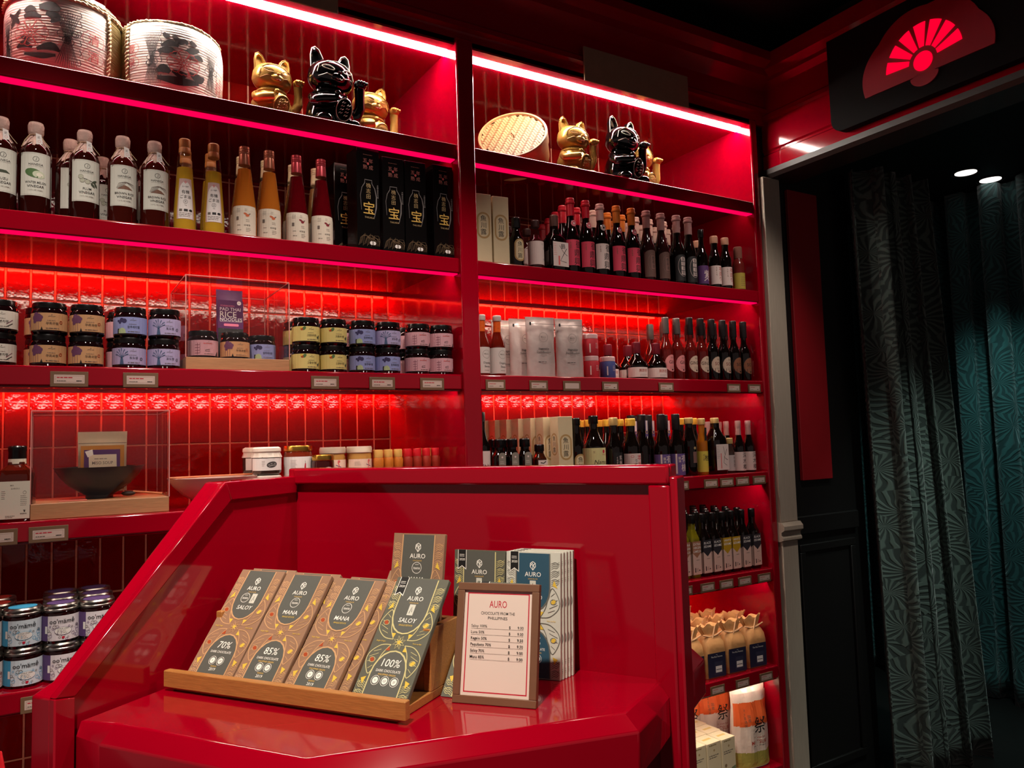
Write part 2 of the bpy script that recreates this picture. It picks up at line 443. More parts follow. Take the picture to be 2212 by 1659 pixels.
# --- fascia over the passage, at right angles to the shelving
def yprism(prof, y0, y1, mat):
    return MB().loft([[(x, y0, z) for x, z in prof], [(x, y1, z) for x, z in prof]], mat, True)
FX = 2.42
fas = tag(empty('trim_1', (0, 0, 0)), 'red panelled fascia over the dark passage', None, kind='structure')
yprism([(FX, 2.445), (FX, 2.505), (FX + 0.006, 2.511), (FX + 0.006, 2.519), (FX, 2.525), (FX, 2.64), (FX - 0.010, 2.647), (FX - 0.010, 2.664), (FX, 2.672), (FX, 2.765), (FX - 0.022, 2.785), (FX - 0.022, 2.80), (FX - 0.05, 2.82), (FX - 0.05, 2.88), (FX + 0.12, 2.88), (FX + 0.12, 2.445)], -2.6, 0.02, RED).obj('fascia_board', fas, ang=25)
GREYTRIM = pm('grey_painted_wood', (176, 164, 148), 0.5, noise=0.12, nscale=20, stretch=(8, 8, 0.7), bump=0.05)
DKTRIM = pm('dark_trim', (52, 45, 42), 0.45, noise=0.1)
yprism([(FX - 0.012, 2.425), (FX - 0.012, 2.446), (FX + 0.14, 2.446), (FX + 0.14, 2.412), (FX + 0.002, 2.412)], -2.6, 0.02, DKTRIM).obj('edge_trim', fas, ang=25)
# fan sign box
SIGNBLK = pm('sign_black', (13, 7, 8), 0.85, spec=0.2, noise=0.15)
DKRED = pm('sign_dark_red', (170, 10, 40), 0.55, noise=0.08)
FANLIT = emis('fan_red_light', (1.0, 0.0, 0.03), 1.05)
sg = tag(empty('fan_sign', (FX - 0.024, -0.669, 2.47)), 'dark sign panel with a glowing red folding fan emblem', 'sign')
def yz(name, poly, t0, t1, mat, par):
    """outline in (along the fascia, up) -> slab that faces the shop"""
    return MB().loft([[(-t, -u, v) for u, v in poly] for t in (t0, t1)], mat, True).obj(name, par, ang=30)
yz('panel', rrect(-0.345, 0.62, 0.0, 0.44, 0.045), -0.024, 0.012, SIGNBLK, sg)
cz = 0.115
P = []
for j in range(57):                                      # scalloped cloud outline behind the fan
    a = math.radians(-6 + 192 * j / 56); k = 0.197 + 0.010 * abs(math.sin(3.5 * (a + 0.1)))
    P.append((-k * math.cos(a) * 1.05, cz - 0.02 + k * math.sin(a)))
yz('cloud_backing', P, 0.012, 0.0165, DKRED, sg)
def sector(a0, a1, r0, r1, n=5):
    A = [math.radians(a0 + (a1 - a0) * j / n) for j in range(n + 1)]
    return [(-r1 * math.cos(a), cz + r1 * math.sin(a)) for a in A] + [(-r0 * math.cos(a), cz + r0 * math.sin(a)) for a in A[::-1]]
for j in range(7):
    a = 3 + j * 25.4
    yz('lit_blade', sector(a, a + 18.0, 0.047, 0.125), 0.0165, 0.019, FANLIT, sg)
yz('lit_pivot', [(0.031 * math.cos(2 * PI * j / 28), cz + 0.0 + 0.031 * math.sin(2 * PI * j / 28)) for j in range(28)], 0.0165, 0.019, FANLIT, sg)
yz('tassel_knob', [(0.046 * math.cos(PI + PI * j / 14), cz - 0.045 + 0.034 * math.sin(PI + PI * j / 14)) for j in range(15)] + [(0.03, cz - 0.04), (-0.03, cz - 0.04)], 0.012, 0.0165, DKRED, sg)

# --- jamb of the passage: grey pilaster, black reveal, red panel
pil = tag(empty('trim_2', (0, 0, 0)), 'grey painted pilaster at the end of the shelving', None, kind='structure')
MB().box(2.372, 2.468, -0.02, 0.05, 1.078, 2.412, GREYTRIM).obj('upper_shaft', pil, bevel=0.003)
MB().box(2.376, 2.464, -0.018, 0.05, 0.14, 1.03, GREYTRIM).obj('lower_shaft', pil, bevel=0.003)
xprism([(-0.02, 1.006), (-0.030, 1.012), (-0.030, 1.02), (-0.024, 1.03), (-0.024, 1.04), (-0.038, 1.05), (-0.038, 1.064), (-0.026, 1.078), (0.05, 1.078), (0.05, 1.006)][::-1], 2.366, 2.474, GREYTRIM).obj('chair_rail', pil, ang=25)
MB().box(2.366, 2.476, -0.03, 0.05, 0.0, 0.14, GREYTRIM).obj('plinth_block', pil, bevel=0.004)
BLKWOOD = pm('black_panelling', (8, 8, 8), 0.5, noise=0.2, nscale=10)
jb = tag(empty('wall_passage', (0, 0, 0)), 'black panelled wall beside the curtain', None, kind='structure')
MB().box(2.37, 2.93, 0.012, 0.07, 0.0, 2.98, BLKWOOD).obj('wall_board', jb)
MB().box(2.48, 2.86, -0.008, 0.012, 1.02, 1.09, BLKWOOD).obj('dado_rail', jb, bevel=0.004)
for a, b, c, d in ((2.50, 2.84, 0.95, 0.98), (2.50, 2.84, 0.12, 0.15), (2.50, 2.53, 0.15, 0.95), (2.81, 2.84, 0.15, 0.95)):
    MB().box(a, b, 0.0, 0.012, c, d, BLKWOOD).obj('panel_moulding', jb, bevel=0.003)
REDPAN = pm('flat_red_panel', (150, 6, 22), 0.55, noise=0.1, nscale=12)
rp = tag(MB().cbox(2.533, 2.714, -0.004, 0.012, 1.226, 2.388, 0.002, REDPAN).obj('wall_banner_panel'), 'tall narrow dark red panel on the black wall by the curtain', 'panel')

# --- velvet curtains
def velvet(name, base, light):
    m = bpy.data.materials.new(name); m.use_nodes = True; nt = m.node_tree; b = nt.nodes['Principled BSDF']; N = nt.nodes.new; L = nt.links.new
    uv = N('ShaderNodeUVMap'); sep = N('ShaderNodeSeparateXYZ'); comb = N('ShaderNodeCombineXYZ')
    vo = N('ShaderNodeTexVoronoi'); vo.voronoi_dimensions = '2D'; vo.inputs['Scale'].default_value = 7.5; vo.inputs['Randomness'].default_value = 0.75
    L(uv.outputs[0], vo.inputs['Vector'])
    sub = N('ShaderNodeVectorMath'); sub.operation = 'SUBTRACT'; L(uv.outputs[0], sub.inputs[0])
    sc_ = N('ShaderNodeVectorMath'); sc_.operation = 'SUBTRACT'
    L(vo.outputs['Position'], sub.inputs[1]); L(sub.outputs[0], sep.inputs[0])
    at = N('ShaderNodeMath'); at.operation = 'ARCTAN2'; L(sep.outputs[1], at.inputs[0]); L(sep.outputs[0], at.inputs[1])
    ln = N('ShaderNodeVectorMath'); ln.operation = 'LENGTH'; L(sub.outputs[0], ln.inputs[0])
    m1 = N('ShaderNodeMath'); m1.operation = 'MULTIPLY'; m1.inputs[1].default_value = 17.0; L(at.outputs[0], m1.inputs[0])
    nz = N('ShaderNodeTexNoise'); nz.inputs['Scale'].default_value = 9; L(uv.outputs[0], nz.inputs['Vector'])
    m3 = N('ShaderNodeMath'); m3.operation = 'MULTIPLY'; m3.inputs[1].default_value = 14.0; L(nz.outputs['Fac'], m3.inputs[0])
    m2 = N('ShaderNodeMath'); m2.operation = 'MULTIPLY_ADD'; m2.inputs[1].default_value = 62.0; L(ln.outputs['Value'], m2.inputs[0]); L(m3.outputs[0], m2.inputs[2])
    ad = N('ShaderNodeMath'); ad.operation = 'ADD'; L(m1.outputs[0], ad.inputs[0]); L(m2.outputs[0], ad.inputs[1])
    si = N('ShaderNodeMath'); si.operation = 'SINE'; L(ad.outputs[0], si.inputs[0])
    mr = N('ShaderNodeMapRange'); mr.inputs[1].default_value = -0.35; mr.inputs[2].default_value = 0.55; L(si.outputs[0], mr.inputs[0])
    mx = N('ShaderNodeMix'); mx.data_type = 'RGBA'; mx.inputs[6].default_value = s2l(base) + (1,); mx.inputs[7].default_value = s2l(light) + (1,)
    L(mr.outputs[0], mx.inputs[0]); L(mx.outputs[2], b.inputs['Base Color'])
    bp = N('ShaderNodeBump'); bp.inputs['Strength'].default_value = 0.6; bp.inputs['Distance'].default_value = 0.004; L(mr.outputs[0], bp.inputs['Height']); L(bp.outputs[0], b.inputs['Normal'])
    b.inputs['Roughness'].default_value = 0.75; b.inputs['Sheen Weight'].default_value = 0.4
    return m
VEL1 = velvet('embossed_velvet_grey_green', (44, 58, 54), (92, 110, 102))
VEL2 = velvet('embossed_velvet_teal', (24, 60, 62), (52, 98, 98))
def curtain(name, path, z0, z1, mat, label, cat, folds=None, topk=1.0, hem=0.0):
    """path(u, v) -> (x, y); u along the cloth 0-1, v height 0-1"""
    nu, nv = 150, 24; vs = []; fs = []; uvs = []
    for j in range(nv + 1):
        v = j / nv
        for i in range(nu + 1):
            u = i / nu; x, y = path(u, v)
            vs.append((x, y, z0 + (z1 - z0) * v + (hem * math.sin(u * 40) * (1 - v) ** 8)))
    for j in range(nv):
        for i in range(nu):
            a = j * (nu + 1) + i; fs.append((a, a + 1, a + nu + 2, a + nu + 1))
    me = bpy.data.meshes.new(name); me.from_pydata(vs, [], fs); me.materials.append(mat)
    uvl = me.uv_layers.new(name='UVMap')
    for p in me.polygons:
        for li in p.loop_indices:
            vi = me.loops[li].vertex_index; uvl.data[li].uv = ((vi % (nu + 1)) / nu * folds, (vi // (nu + 1)) / nv * (z1 - z0))
    me.polygons.foreach_set('use_smooth', [True] * len(fs)); me.update()
    o = bpy.data.objects.new(name, me); C.objects.link(o)
    so = o.modifiers.new('thickness', 'SOLIDIFY'); so.thickness = 0.004
    return tag(o, label, cat)
def p1(u, v):
    wd = 0.40 + 0.15 * (1 - v); x = 2.86 + u * wd + 0.05 * (1 - v)
    a = u * 2 * PI * 3.7
    return x + 0.02 * math.sin(2 * a), -0.085 + 0.058 * math.sin(a) + 0.012 * math.sin(2.3 * a + 1)
curtain('velvet_curtain', p1, 0.004, 2.50, VEL1, 'grey green velvet curtain gathered beside the tall red panel', 'curtain', folds=1.15)
def p2(u, v):
    y = 1.1 - u * 2.3; a = u * 2 * PI * 13
    return 4.27 + 0.05 * math.sin(a) + 0.015 * math.sin(1.7 * a + 0.6), y + 0.02 * math.sin(2 * a)
curtain('velvet_curtain', p2, 0.004, 2.69, VEL2, 'teal velvet curtain hanging across the far end of the passage', 'curtain', folds=3.4, hem=0.004)
tag(MB().box(4.75, 4.85, -3.0, 1.8, 0, 2.98, BLACKP).obj('wall_passage_end'), 'black wall behind the teal curtain', None, kind='structure')
# recessed ceiling downlights in the passage
DOWN = emis('downlight_glow', (1.0, 0.95, 0.88), 1.6)
def downlight(x, y, label):
    t = tag(empty('ceiling_downlight', (x, y, 2.70)), label, 'downlight', None)
    MB().lathe([(0.062, -0.004), (0.066, -0.006), (0.066, 0.0), (0.05, 0.0)], BLACKP, 24, caps=False).obj('trim_ring', t)
    MB().lathe([(0.05, -0.003), (0.05, -0.0005)], DOWN, 24).obj('lit_lens', t)
tag(MB().box(2.56, 6.5, -4.5, 3.0, 2.70, 2.76, BLACKP).obj('ceiling_passage'), 'low black ceiling of the passage', None, kind='structure')
downlight(3.97, 0.045, 'recessed ceiling downlight nearer the fan sign')
downlight(4.205, 0.045, 'recessed ceiling downlight nearer the teal curtain')
tag(MB().box(2.93, 4.85, 1.6, 1.7, 0, 2.98, BLACKP).obj('wall_passage_back'), 'black wall deep in the passage behind the curtains', None, kind='structure')
tag(MB().box(-2.2, XL0 - 0.061, 0.0, 0.06, 0, 2.98, RED).obj('wall_left'), 'red lacquered wall beyond the left end of the shelving', None, kind='structure')

# ------------------------------------------------------------------ red display counter in front
TZ = 1.06
ct = tag(empty('display_counter', (0.4, -0.85, 0.0)), 'glossy red display counter with chamfered tray and sloped side wing', 'counter')
_o = Vector((0.4, -0.85, 0.0))
def cpart(mb, name, par=ct, bevel=0.0, ang=30):
    o = mb.obj(name, par, bevel=bevel, ang=ang)
    if par is ct: o.location = -_o
    return o
PB = Vector((0.415, -0.515)); LB = Vector((0.03, -0.79)); RB = Vector((0.785, -1.13))
wd = (LB - PB).normalized(); pd = (RB - PB).normalized()
wn = Vector((-wd.y, wd.x)); wn = wn if wn.dot(Vector((-0.6, 0.8))) > 0 else -wn          # outward (away from the tray)
pn = Vector((-pd.y, pd.x)); pn = pn if pn.dot(Vector((0.8, 0.5))) > 0 else -pn
TOP = 1.362
# side wing: outline (distance along the wing, height)
LW = (LB - PB).length
def wing_slab(out, t0, t1, mb=None):
    mb = mb or MB()
    return mb.loft([[(PB.x + wd.x * s + wn.x * t, PB.y + wd.y * s + wn.y * t, z) for s, z in out] for t in (t0, t1)], RED, True)
WO = [(-0.045, 0.0), (LW + 0.018, 0.0), (LW + 0.018, 1.098), (LW - 0.012, 1.108), (0.186, TOP), (-0.045, TOP)]
cpart(wing_slab(WO, 0.008, 0.046), 'side_wing', bevel=0.003)
# raised border round the wing face
inner = [(LW + 0.018 - 0.03, 1.092), (0.172, TOP - 0.032), (-0.0, TOP - 0.032)]
bd = MB()
outer = [(LW + 0.018, 1.098), (0.186, TOP), (-0.0, TOP)]
for a, b in ((0, 1), (1, 2)):
    q = [outer[a], outer[b], inner[b], inner[a]]
    wing_slab(q, 0.0, 0.012, bd)
wing_slab([(LW - 0.012, 0.3), (LW + 0.018, 0.3), (LW + 0.018, 1.098), (LW - 0.012, 1.092)], 0.0, 0.012, bd)
cpart(bd, 'wing_border', bevel=0.002)
# back panel
LP = (RB - PB).length
def pan_slab(out, t0, t1, mb=None):
    mb = mb or MB()
    return mb.loft([[(PB.x + pd.x * s + pn.x * t, PB.y + pd.y * s + pn.y * t, z) for s, z in out] for t in (t0, t1)], RED, True)
cpart(pan_slab([(-0.03, 0.0), (LP + 0.012, 0.0), (LP + 0.012, TOP + 0.014), (-0.03, TOP + 0.014)], 0.008, 0.040), 'back_panel', bevel=0.003)
cpart(pan_slab([(-0.005, TOP - 0.016), (LP + 0.012, TOP - 0.016), (LP + 0.012, TOP + 0.014), (-0.005, TOP + 0.014)], -0.006, 0.0085), 'top_rail', bevel=0.004)
cpart(pan_slab([(LP - 0.02, 0.2), (LP + 0.012, 0.2), (LP + 0.012, TOP - 0.016), (LP - 0.02, TOP - 0.016)], -0.006, 0.0085), 'end_stile', bevel=0.003)
cpart(pan_slab([(LP + 0.002, 0.0), (LP + 0.022, 0.0), (LP + 0.022, TOP - 0.004), (LP + 0.002, TOP - 0.004)], 0.002, 0.046), 'end_cap', bevel=0.003)
# tray
def tray(top, low, zt, name):
    n = len(top); mb = MB()
    rings = [[(x, y, 0.985) for x, y in low], [(x, y, zt - 0.020) for x, y in low], [(x, y, zt) for x, y in top]]
    mb.loft(rings, RED, True)
    return cpart(mb, name, bevel=0.0025)
T0 = [(0.418, -0.512), (0.045, -0.785), (0.086, -0.824), (0.262, -1.088), (0.652, -1.187), (0.703, -1.158), (0.786, -1.114)]
T1 = [(0.418, -0.512), (0.040, -0.780), (0.066, -0.836), (0.250, -1.106), (0.658, -1.208), (0.720, -1.172), (0.796, -1.122)]
tray(T0, T1, TZ, 'tray')
def mir(p):      # across the back panel
    v = Vector(p) - PB; a, b = v.dot(pd), v.dot(pn)
    q = PB + pd * a + pn * (0.048 - b)
    return (q.x, q.y)
B0 = [mir(p) for p in ((0.418, -0.512), (0.16, -0.70), (0.262, -1.088), (0.652, -1.187), (0.703, -1.158), (0.786, -1.114))][::-1]
B1 = [mir(p) for p in ((0.418, -0.512), (0.15, -0.70), (0.250, -1.106), (0.658, -1.208), (0.720, -1.172), (0.796, -1.122))][::-1]
tray(B0, B1, TZ, 'rear_tray')
BODY = [(0.40, -0.53), (0.10, -0.76), (0.16, -0.85), (0.31, -1.02), (0.60, -1.10), (0.70, -1.08), (0.755, -1.08)]
cpart(MB().prism(BODY, 0.0, 0.984, RED), 'lower_body', bevel=0.003)
cpart(MB().loft([[(0.105, -0.80, z), (0.25, -1.02, z), (0.262, -1.012, z), (0.117, -0.792, z)] for z in (0.979, 0.9835)], LED_W, True), 'under_tray_light')

# --- oak stand with chocolate bars
OR = Vector((0.168, -0.721, TZ)); AN = math.radians(-55.5)
SW = Matrix.Translation(OR) @ Matrix.Rotation(AN, 4, 'Z')
stand = tag(empty('bar_stand', OR, AN), 'oak stand with low front rail and raised back holding chocolate bars', 'stand')
MB().cbox(-0.002, 0.395, 0.002, 0.172, 0.0005, 0.0125, 0.001, WOOD).obj('base_board', stand)
MB().cbox(-0.012, 0.412, -0.006, 0.006, 0.006, 0.030, 0.001, WOOD).obj('front_rail', stand)
MB().cbox(0.383, 0.395, 0.088, 0.172, 0.0125, 0.098, 0.001, WOOD).obj('side_board', stand)
MB().cbox(-0.002, 0.010, 0.088, 0.172, 0.0125, 0.098, 0.001, WOOD).obj('side_board', stand)
MB().cbox(0.010, 0.383, 0.160, 0.172, 0.0125, 0.098, 0.001, WOOD).obj('back_board', stand)
MB().cbox(0.010, 0.383, 0.090, 0.098, 0.0125, 0.075, 0.001, WOOD).obj('step_board', stand)

BW, BL, BT = 0.090, 0.186, 0.0075
CHAR = pm('charcoal_card', (86, 87, 82), 0.6, noise=0.05, nscale=200)
BRN = pm('copper_brown_card', (152, 116, 92), 0.5, noise=0.06, nscale=120)
OLIVE = pm('olive_grey_card', (92, 92, 80), 0.55, noise=0.06, nscale=120)
SILV = pm('silver_white_card', (206, 206, 196), 0.5, noise=0.04, nscale=120)
STEEL = pm('steel_blue_card', (44, 82, 104), 0.55, noise=0.05, nscale=120)
LNB = pm('copper_line_foil', (206, 160, 116), 0.45)
LNG = pm('pale_gold_line_foil', (206, 196, 140), 0.45)
LND = pm('dark_grey_line', (104, 104, 98), 0.6)
YEL = pm('yellow_foil', (226, 190, 74), 0.4); ORG = pm('rust_foil', (170, 74, 40), 0.4)
def leafband(x0, x1, z0, z1, mat, seed):
    """veined leaves climbing along a side band"""
    r = random.Random(seed); E = []; z = z0; w_ = x1 - x0; xi, xo = (x0, x1) if abs(x0) < abs(x1) else (x1, x0); k = 0
    while z < z1 - 0.013:
        for j in range(3):
            zz = z + j * 0.0028
            E.append(('s', [(xi, zz), (xi + (xo - xi) * .35, zz + 0.0035), (xi + (xo - xi) * .65, zz + 0.0028), (xo, min(zz + 0.0072, z1))], [0.0004, 0.0009, 0.0009, 0.0004], mat))
        E.append(('s', [(xi, z + 0.009), (xi + (xo - xi) * .5, z + 0.0115), (xo, z + 0.0085)], [0.0005, 0.0011, 0.0005], mat))
        z += 0.0125; k += 1
    return E
def bar_print(edge, line, centre, top1, name, sub, pct, origin, yr, rond, seal, ribbon):
    h = BW / 2; E = [('r', -h, h, 0, BL, edge)]
    zc = BL * 0.455
    up = arch(-h * 0.60, h * 0.60, zc + 0.014, BL - 0.002, top=False, k=1.25)
    lo = arch(-h * 0.60, h * 0.60, 0.001, zc - 0.014, top=True, k=1.25)
    def grow(P, g, cz_): return [(x * (1 + g / (h * .60)), cz_ + (z - cz_) * (1 + g / 0.045)) for x, z in P]
    for sx in (-1, 1):       # leaf bands and petal lobes at the edges
        E += leafband(*sorted((sx * h * 0.66, sx * h * 0.97)), zc + 0.050, BL - 0.003, line, 3 + sx)
        E += leafband(*sorted((sx * h * 0.66, sx * h * 0.97)), 0.002, zc - 0.048, line, 9 + sx)
        for sz in (-1, 1):
            cxp, czp = sx * h * 0.66, zc + sz * 0.024
            lobe = [(sx * h * .26, zc + sz * .004), (sx * h * .62, zc + sz * .006), (sx * h * .93, zc + sz * .018), (sx * h * .95, zc + sz * .032), (sx * h * .72, zc + sz * .048), (sx * h * .58, zc + sz * .036), (sx * h * .46, zc + sz * .018), (sx * h * .26, zc + sz * .004)]
            E.append(('s', lobe, [0.0012] * 8, line))
            for q in ((.55, .012, .80, .016), (.60, .018, .90, .024), (.64, .027, .90, .031), (.66, .036, .80, .041)): E.append(('l', [(sx * h * q[0], zc + sz * q[1]), (sx * h * q[2], zc + sz * q[3])], 0.0007, line))
            E.append(('p', [(sx * h * 0.28, zc + sz * 0.006), (sx * h * 0.40, zc + sz * 0.013), (sx * h * 0.24, zc + sz * 0.013)], YEL if sz > 0 or sx > 0 else ORG))
            E.append(('c', cxp + sx * 0.004, czp + sz * 0.004, 0.0044, YEL if sx > 0 else ORG, 0.0028, 0.7 * sx))
            E.append(('o', cxp + sx * 0.004, czp + sz * 0.004, 0.0052, 0.0007, line, 0.004))
        E.append(('p', [(sx * h * 0.72, zc + 0.052), (sx * h * 0.9, zc + 0.048), (sx * h * 0.78, zc + 0.06)], YEL))
        E.append(('p', [(sx * h * 0.72, zc - 0.052), (sx * h * 0.9, zc - 0.055), (sx * h * 0.78, zc - 0.063)], YEL))
    for P_, c_ in ((up, BL - 0.002), (lo, 0.001)):
        E.append(('p', [(x * 1.07, z + (0.002 if P_ is lo else -0.002) if abs(z - c_) > 0.002 else z) for x, z in P_], line)); E.append(('p', P_, centre))
    for j in range(8):       # star flower at the waist
        a = PI / 4 * j + PI / 8; r1 = 0.0105
        E.append(('l', [(0, zc), (r1 * .55 * math.cos(a - .3), zc + r1 * .55 * math.sin(a - .3)), (r1 * math.cos(a), zc + r1 * math.sin(a)), (r1 * .55 * math.cos(a + .3), zc + r1 * .55 * math.sin(a + .3)), (0, zc)], 0.0007, line))
    st = []
    for j in range(10):
        a = PI / 2 + PI * j / 5; r1 = 0.0048 if j % 2 == 0 else 0.0019; st.append((r1 * math.cos(a), zc + r1 * math.sin(a)))
    E.append(('p', st, YEL))
    # emblem: faceted cocoa head
    ez = BL - 0.021
    for ps in ([(-.004, ez + .004), (0, ez + .0065), (.004, ez + .004), (.0045, ez - .001), (0, ez - .0065), (-.0045, ez - .001), (-.004, ez + .004)],
               [(-.004, ez + .004), (0, ez), (.004, ez + .004)], [(0, ez), (0, ez - .0065)], [(-.0045, ez - .001), (-.001, ez + .0045), (.003, ez - .003)]):
        E.append(('l', ps, 0.0011, WHITEINK))
    E.append(('t', top1, 0, ez - 0.0125, 0.0098, WHITEINK, 0.027, 0.0))
    E.append(('t', 'CHOCOLATE', 0, ez - 0.0195, 0.0026, GOLDINK, 0.016))
    if seal:
        E.append(('o', -0.008 if 's' in seal else 0, ez - 0.030, 0.0085, 0.0007, WHITEINK)); E.append(('t', 'taste', -0.008 if 's' in seal else 0, ez - 0.030, 0.006, WHITEINK, 0.014))
        E.append(('t', 'GREAT', -0.008 if 's' in seal else 0, ez - 0.0252, 0.0022, WHITEINK))
    if not seal or 's' in seal:
        x = 0.009 if seal else 0
        E.append(('r', x - 0.005, x + 0.005, ez - 0.039, ez - 0.022, SILV)); E.append(('l', [(x - .002, ez - .036), (x, ez - .026), (x + .002, ez - .034)], 0.0012, LND))
    E.append(('t', name, 0, ez - 0.0468, 0.0098, WHITEINK, 0.030, 0.12))
    if sub: E.append(('t', sub, 0, ez - 0.0545, 0.0034, YEL, 0.026))
    z = zc - 0.0305
    E.append(('t', pct, 0, z, 0.0155, WHITEINK, 0.03, 0.12)); E.append(('t', 'DARK CHOCOLATE', 0, z - 0.0115, 0.0052, WHITEINK, 0.040))
    if origin: E.append(('t', origin, 0, z - 0.0168, 0.0034, GOLDINK, 0.034))
    n = len(rond)
    for j, (ch, mt) in enumerate(rond):
        x = (j - (n - 1) / 2) * 0.0156
        E.append(('o', x, 0.0285, 0.0068, 0.0006, WHITEINK)); E.append(('c', x, 0.0285, 0.0046, mt)); E.append(('t', ch, x, 0.0285, 0.0046, CHAR))
    if yr: E += [('t', 'RESERVE', 0, 0.0196, 0.003, GOLDINK), ('t', yr, 0, 0.0150, 0.0062, WHITEINK)]
    E.append(('t', 'NET WT. 60 G (2.1 OZ)', 0, 0.0095, 0.0024, LND))
    E.append(('t', 'Single Origin', -h * 0.68, zc, 0.003, YEL, 0.018)); E.append(('t', 'Farm to Bar', h * 0.68, zc, 0.003, YEL, 0.018))
    if ribbon:
        x0 = -h * 0.86; E += [('p', [(x0, BL), (x0 + 0.0155, BL), (x0 + 0.0155, BL - 0.031), (x0 + 0.00775, BL - 0.026), (x0, BL - 0.031)], WHITEINK),
              ('p', [(x0 + .001, BL), (x0 + 0.0145, BL), (x0 + 0.0145, BL - 0.029), (x0 + 0.00775, BL - 0.0245), (x0 + .001, BL - 0.029)], INK),
              ('t', '2020', x0 + 0.00775, BL - 0.015, 0.0052, WHITEINK), ('g', x0 + 0.003, x0 + 0.0125, BL - 0.008, 2, 0.0025, 0.0009, WHITEINK)]
    return E
def build_bar(edge, *a):
    def f():
        t = empty('chocolate_bar')
        bx = MB(); bx.cbox(-BW / 2, BW / 2, 0, BT, 0, BL, 0.0012, edge); wr = bx.obj('wrapper', t)
        printed('printed_front', bar_print(edge, *a), flat(0.0), wr, eps=0.0003)
        return t
    return f
W0 = [('V', WHITEINK), ('GF', WHITEINK)]
KINDS['bar70'] = build_bar(BRN, LNB, CHAR, 'AURO', 'SALOY', '', '70%', '', '2019', W0, 'xs', False)
KINDS['bar85'] = build_bar(BRN, LNB, CHAR, 'AURO', 'MANA', 'SINGLE ESTATE', '85%', 'PHILIPPINE ORIGIN', '2019', W0, 'x', False)
KINDS['bar100'] = build_bar(OLIVE, LNG, CHAR, 'AURO', 'SALOY', 'SINGLE ESTATE', '100%', 'PHILIPPINE ORIGIN', '', W0 + [('SF', WHITEINK)], '', True)
KINDS['barw'] = build_bar(SILV, LND, STEEL, 'AURO', 'REGALO', 'SINGLE ESTATE', '50%', 'PHILIPPINE ORIGIN', '', W0, '', True)
def bar_at(e1, e2, z, lean, yaw=0.0):
    """centre of the bottom edge in stand coordinates, leaning back"""
    return SW @ Matrix.Translation((e1, e2, z - TZ)) @ Matrix.Rotation(math.radians(yaw), 4, 'Z') @ Matrix.Rotation(math.radians(-lean), 4, 'X')
place('bar70', 0, 0, 0, 0, 'copper brown chocolate bar marked 70%, leftmost in the oak stand', 'chocolate bar', tilt=bar_at(0.045, 0.024, 1.0745, 41))
place('bar70', 0, 0, 0, 0, 'copper brown chocolate bar tucked behind the 70% bar', 'chocolate bar', tilt=bar_at(0.057, 0.0375, 1.0745, 41))
place('bar85', 0, 0, 0, 0, 'copper brown chocolate bar marked 85%, next to the 70% bar', 'chocolate bar', tilt=bar_at(0.140, 0.020, 1.0745, 42))
place('bar85', 0, 0, 0, 0, 'copper brown chocolate bar tucked behind the left 85% bar', 'chocolate bar', tilt=bar_at(0.148, 0.0325, 1.0745, 42))
place('bar85', 0, 0, 0, 0, 'copper brown chocolate bar marked 85%, beside the gap in the stand', 'chocolate bar', tilt=bar_at(0.236, 0.015, 1.0745, 43, -3))
place('bar85', 0, 0, 0, 0, 'copper brown chocolate bar tucked behind the right 85% bar', 'chocolate bar', tilt=bar_at(0.252, 0.0275, 1.0745, 43, -3))
place('bar100', 0, 0, 0, 0, 'olive grey chocolate bar marked 100% in front of the stand gap', 'chocolate bar', tilt=bar_at(0.350, 0.022, 1.0745, 40, -2))
place('bar85', 0, 0, 0, 0, 'copper brown chocolate bar half hidden behind the 100% bar', 'chocolate bar', tilt=bar_at(0.330, 0.046, 1.0745, 37))
place('bar85', 0, 0, 0, 0, 'copper brown chocolate bar standing highest at the back of the stand', 'chocolate bar', tilt=bar_at(0.337, 0.126, 1.098, 11))
place('bar100', 0, 0, 0, 0, 'olive grey chocolate bar at the back right, beside the blue bars', 'chocolate bar', tilt=bar_at(0.397, 0.226, 1.0605, 6))
place('bar100', 0, 0, 0, 0, 'olive grey chocolate bar half hidden by the brown price frame', 'chocolate bar', tilt=bar_at(0.4425, 0.110, 1.0605, 42))
for k in range(5):
    place('barw', 0, 0, 0, 0, 'blue and silver chocolate bar at the front of its leaning stack' if k == 0 else 'silver edged chocolate bar behind the blue one', 'chocolate bar',
          None if k == 0 else 'silver bars in the leaning stack', tilt=bar_at(0.489 + 0.0022 * k, 0.229 + 0.0077 * k, 1.0605, 5))

# --- price frame
sA, sB = Vector((0.4844, -1.0185, TZ)), Vector((0.5642, -1.1104, TZ)); d = (sB - sA); ang = math.atan2(d.y, d.x)
fr = tag(empty('price_list_stand'), 'brown framed price list standing on the red tray', 'sign')
fr.matrix_world = Matrix.Translation(((sA.x + sB.x) / 2, (sA.y + sB.y) / 2, TZ + 0.0005)) @ Matrix.Rotation(ang, 4, 'Z') @ Matrix.Rotation(math.radians(-13), 4, 'X')
FRM = pm('brown_frame', (116, 78, 56), 0.5, noise=0.1, nscale=50)
w2, H = 0.0605, 0.161; b = 0.0105
fm = MB()
for x0, x1, z0, z1 in ((-w2, w2, 0, b), (-w2, w2, H - b, H), (-w2, -w2 + b, b, H - b), (w2 - b, w2, b, H - b)): fm.box(x0, x1, 0, 0.011, z0, z1, FRM)
fm.obj('frame', fr, bevel=0.0008)
MB().box(-w2 + b, w2 - b, 0.004, 0.009, b, H - b, WHITE).obj('backing_card', fr)
E = [('r', -w2 + b, w2 - b, b, H - b, pm('blush_paper', (228, 208, 198), 0.8, noise=0.02))]
x, za, zb = w2 - b - 0.004, b + 0.004, H - b - 0.003
